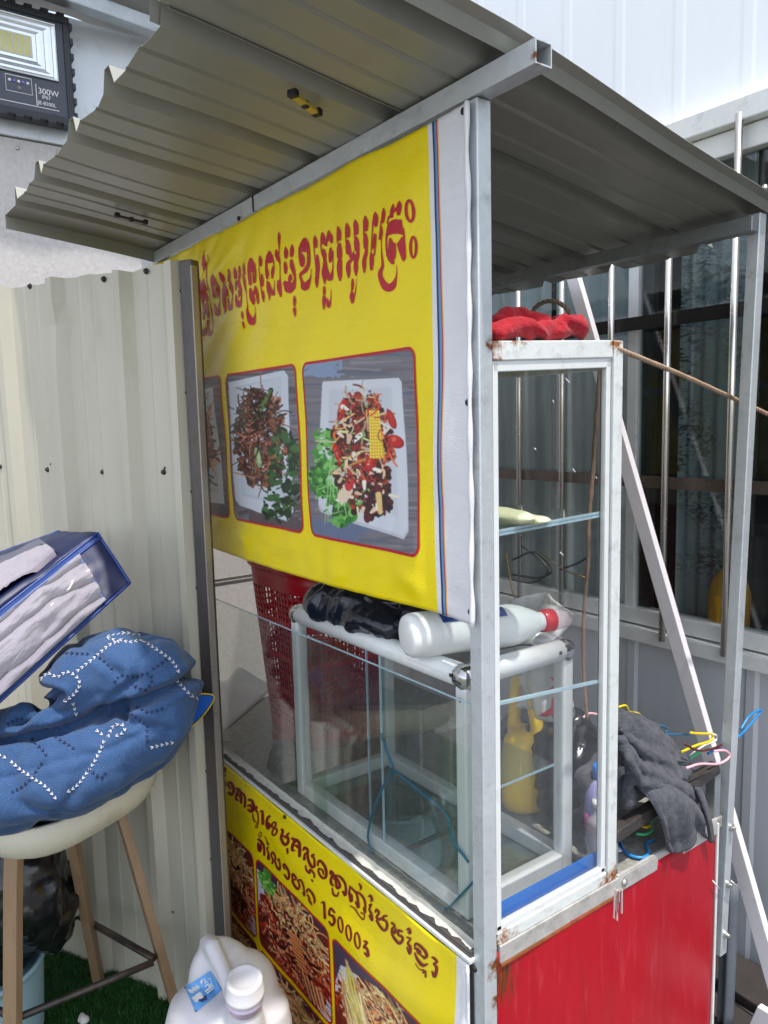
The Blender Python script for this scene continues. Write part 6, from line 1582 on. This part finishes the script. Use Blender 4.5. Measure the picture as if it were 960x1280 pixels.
# reflector: rounded tray framed in white ribs, with the diode board in it
ry0, ry1 = fy0 + .05, fy1 - .048; rz0, rz1 = fz0 + .135, fz1 - .035
rf = mat('silver_reflector', lin((216, 220, 222)), .22, .75, .05, 10)
b = MB()
for k in range(7):
    t = k/6; iy, iz = .075*t, .055*t; xx = fx - .004 - .0*t - .010*math.sin(t*1.5)
    lo = [(xx + .002, ry0 + iy, rz0 + iz), (xx + .002, ry1 - iy, rz0 + iz), (xx + .002, ry1 - iy, rz1 - iz), (xx + .002, ry0 + iy, rz1 - iz)]
    if k == 0: b.tube([Vector(p) for p in lo for _ in (0,)], .004, 6, closed=True)
for k in range(6):
    t0, t1 = k/6, (k+1)/6; x0_, x1_ = fx - .003 - (.002 if k % 2 else 0), fx - .005 - (0 if k % 2 else .0015)
    for (A_, B_) in ((((ry0, rz0), (ry1, rz0)), 0), (((ry1, rz0), (ry1, rz1)), 0), (((ry1, rz1), (ry0, rz1)), 0), (((ry0, rz1), (ry0, rz0)), 0)):
        def ii(p, t): return (p[0] + (.075 if p[0] == ry0 else -.075)*t, p[1] + (.055 if p[1] == rz0 else -.055)*t)
        a0_, a1_ = ii(A_[0], t0), ii(A_[1], t0); c0_, c1_ = ii(A_[0], t1), ii(A_[1], t1)
        b.quad((x0_, *a0_), (x0_, *a1_), (x1_, *c1_), (x1_, *c0_))
b.build('reflector', rf, fl)
b = MB(); iy0, iy1, iz0, iz1 = ry0 + .076, ry1 - .076, rz0 + .056, rz1 - .056
b.box((fx - .0058, iy0, iz0), (fx - .0045, iy1, iz1)); b.build('diode_board', mat('cream_board', lin((206, 206, 190)), .5), fl)
b = MB(); led = mat('yellow_diode', lin((206, 200, 110)), .35)
for i in range(22):
    for j in range(10):
        yy = iy0 + .008 + i*(iy1-iy0-.016)/21; zz = iz0 + .006 + j*(iz1-iz0-.012)/9
        b.box((fx - .0045, yy - .0022, zz - .003), (fx - .0030, yy + .0022, zz + .003))
b.build('diodes', led, fl)
def text(s, size, pos, name, m_, par, ry=True):
    cu_ = bpy.data.curves.new('t', 'FONT'); cu_.body = s; cu_.size = size; cu_.extrude = .0003
    o = bpy.data.objects.new('t', cu_); COL.objects.link(o)
    dg = bpy.context.evaluated_depsgraph_get(); dg.update(); me = bpy.data.meshes.new_from_object(o.evaluated_get(dg)); bpy.data.objects.remove(o)
    for v in me.vertices: x, y, z = v.co; v.co = (pos[0] + z, pos[1] + x, pos[2] + y)
    me.materials.clear(); me.materials.append(m_); o = bpy.data.objects.new(name, me); link(o); o.parent = par; o.matrix_parent_inverse = Matrix.Translation(par.location).inverted(); return o
wt = mat('white_marking', lin((226, 226, 226)), .5)
tq = onX(50, 113, fx)
text('300W', .026, (fx - .0052, onX(48, 114, fx).y, onX(50, 116, fx).z), 'marking', wt, fl)
text('IP67', .016, (fx - .0052, onX(53, 122, fx).y, onX(56, 123, fx).z), 'marking', wt, fl)
text('JE-8300L', .016, (fx - .0052, onX(48, 128, fx).y, onX(50, 129.5, fx).z), 'marking', wt, fl)
b = MB(); y_a, z_a = onX(45, 104, fx).y, onX(45, 104, fx).z; z_b = onX(45, 131, fx).z
b.box((fx - .0055, y_a - .001, z_b), (fx - .0048, y_a + .001, z_a)); zl_ = onX(60, 127, fx).z; b.box((fx - .0055, fy0 + .03, z_b - .004), (fx - .0048, fy1 - .05, z_b - .002)); b.build('marking_line', wt, fl)
ya, yb_ = onX(7, 95, fx).y, onX(40, 105, fx).y; za_, zb_ = onX(20, 94, fx).z, onX(24, 115, fx).z
b = MB(); b.tube([(fx - .005, ya, za_), (fx - .005, yb_, za_), (fx - .005, yb_, zb_), (fx - .005, ya, zb_)], .0014, 6, closed=True); b.build('indicator_frame', wt, fl)
for k in range(5):
    b = MB(); yy = ya + .012 + k*(yb_-ya-.024)/4; b.lathe((fx - .006, yy, za_ - .016), (1, 0, 0), [(.005, 0), (.005, .002), (.003, .004)], 10); b.build('indicator', mat('indicator_blue', lin((110, 120, 210)), .3) if k in (1, 3) else wt, fl)
b = MB(); b.lathe((fx - .006, (ya+yb_)/2, zb_ + .014), (1, 0, 0), [(.007, 0), (.007, .002), (.005, .004)], 12); b.build('sensor', mat('grey_sensor', lin((120, 120, 124)), .3), fl)
b = MB(); b.bar((LX + .013, fy0 + .2, fz0 + .05), (LX + .013, fy0 + .2, fz1 - .05), .05, .004, (1, 0, 0)); b.build('bracket', fb, fl)

# ------------------------------------------------------------------ tidy: put every single-mesh thing's origin at its own base
for o in [o for o in scene.objects if o.type == 'MESH' and o.parent is None and 'kind' not in o]:
    co = np.array([v.co[:] for v in o.data.vertices]); c = Vector(((co[:, 0].min()+co[:, 0].max())/2, (co[:, 1].min()+co[:, 1].max())/2, co[:, 2].min()))
    o.data.transform(Matrix.Translation(-c)); o.location = c
    for ch in o.children: ch.matrix_parent_inverse = Matrix.Translation(-c)
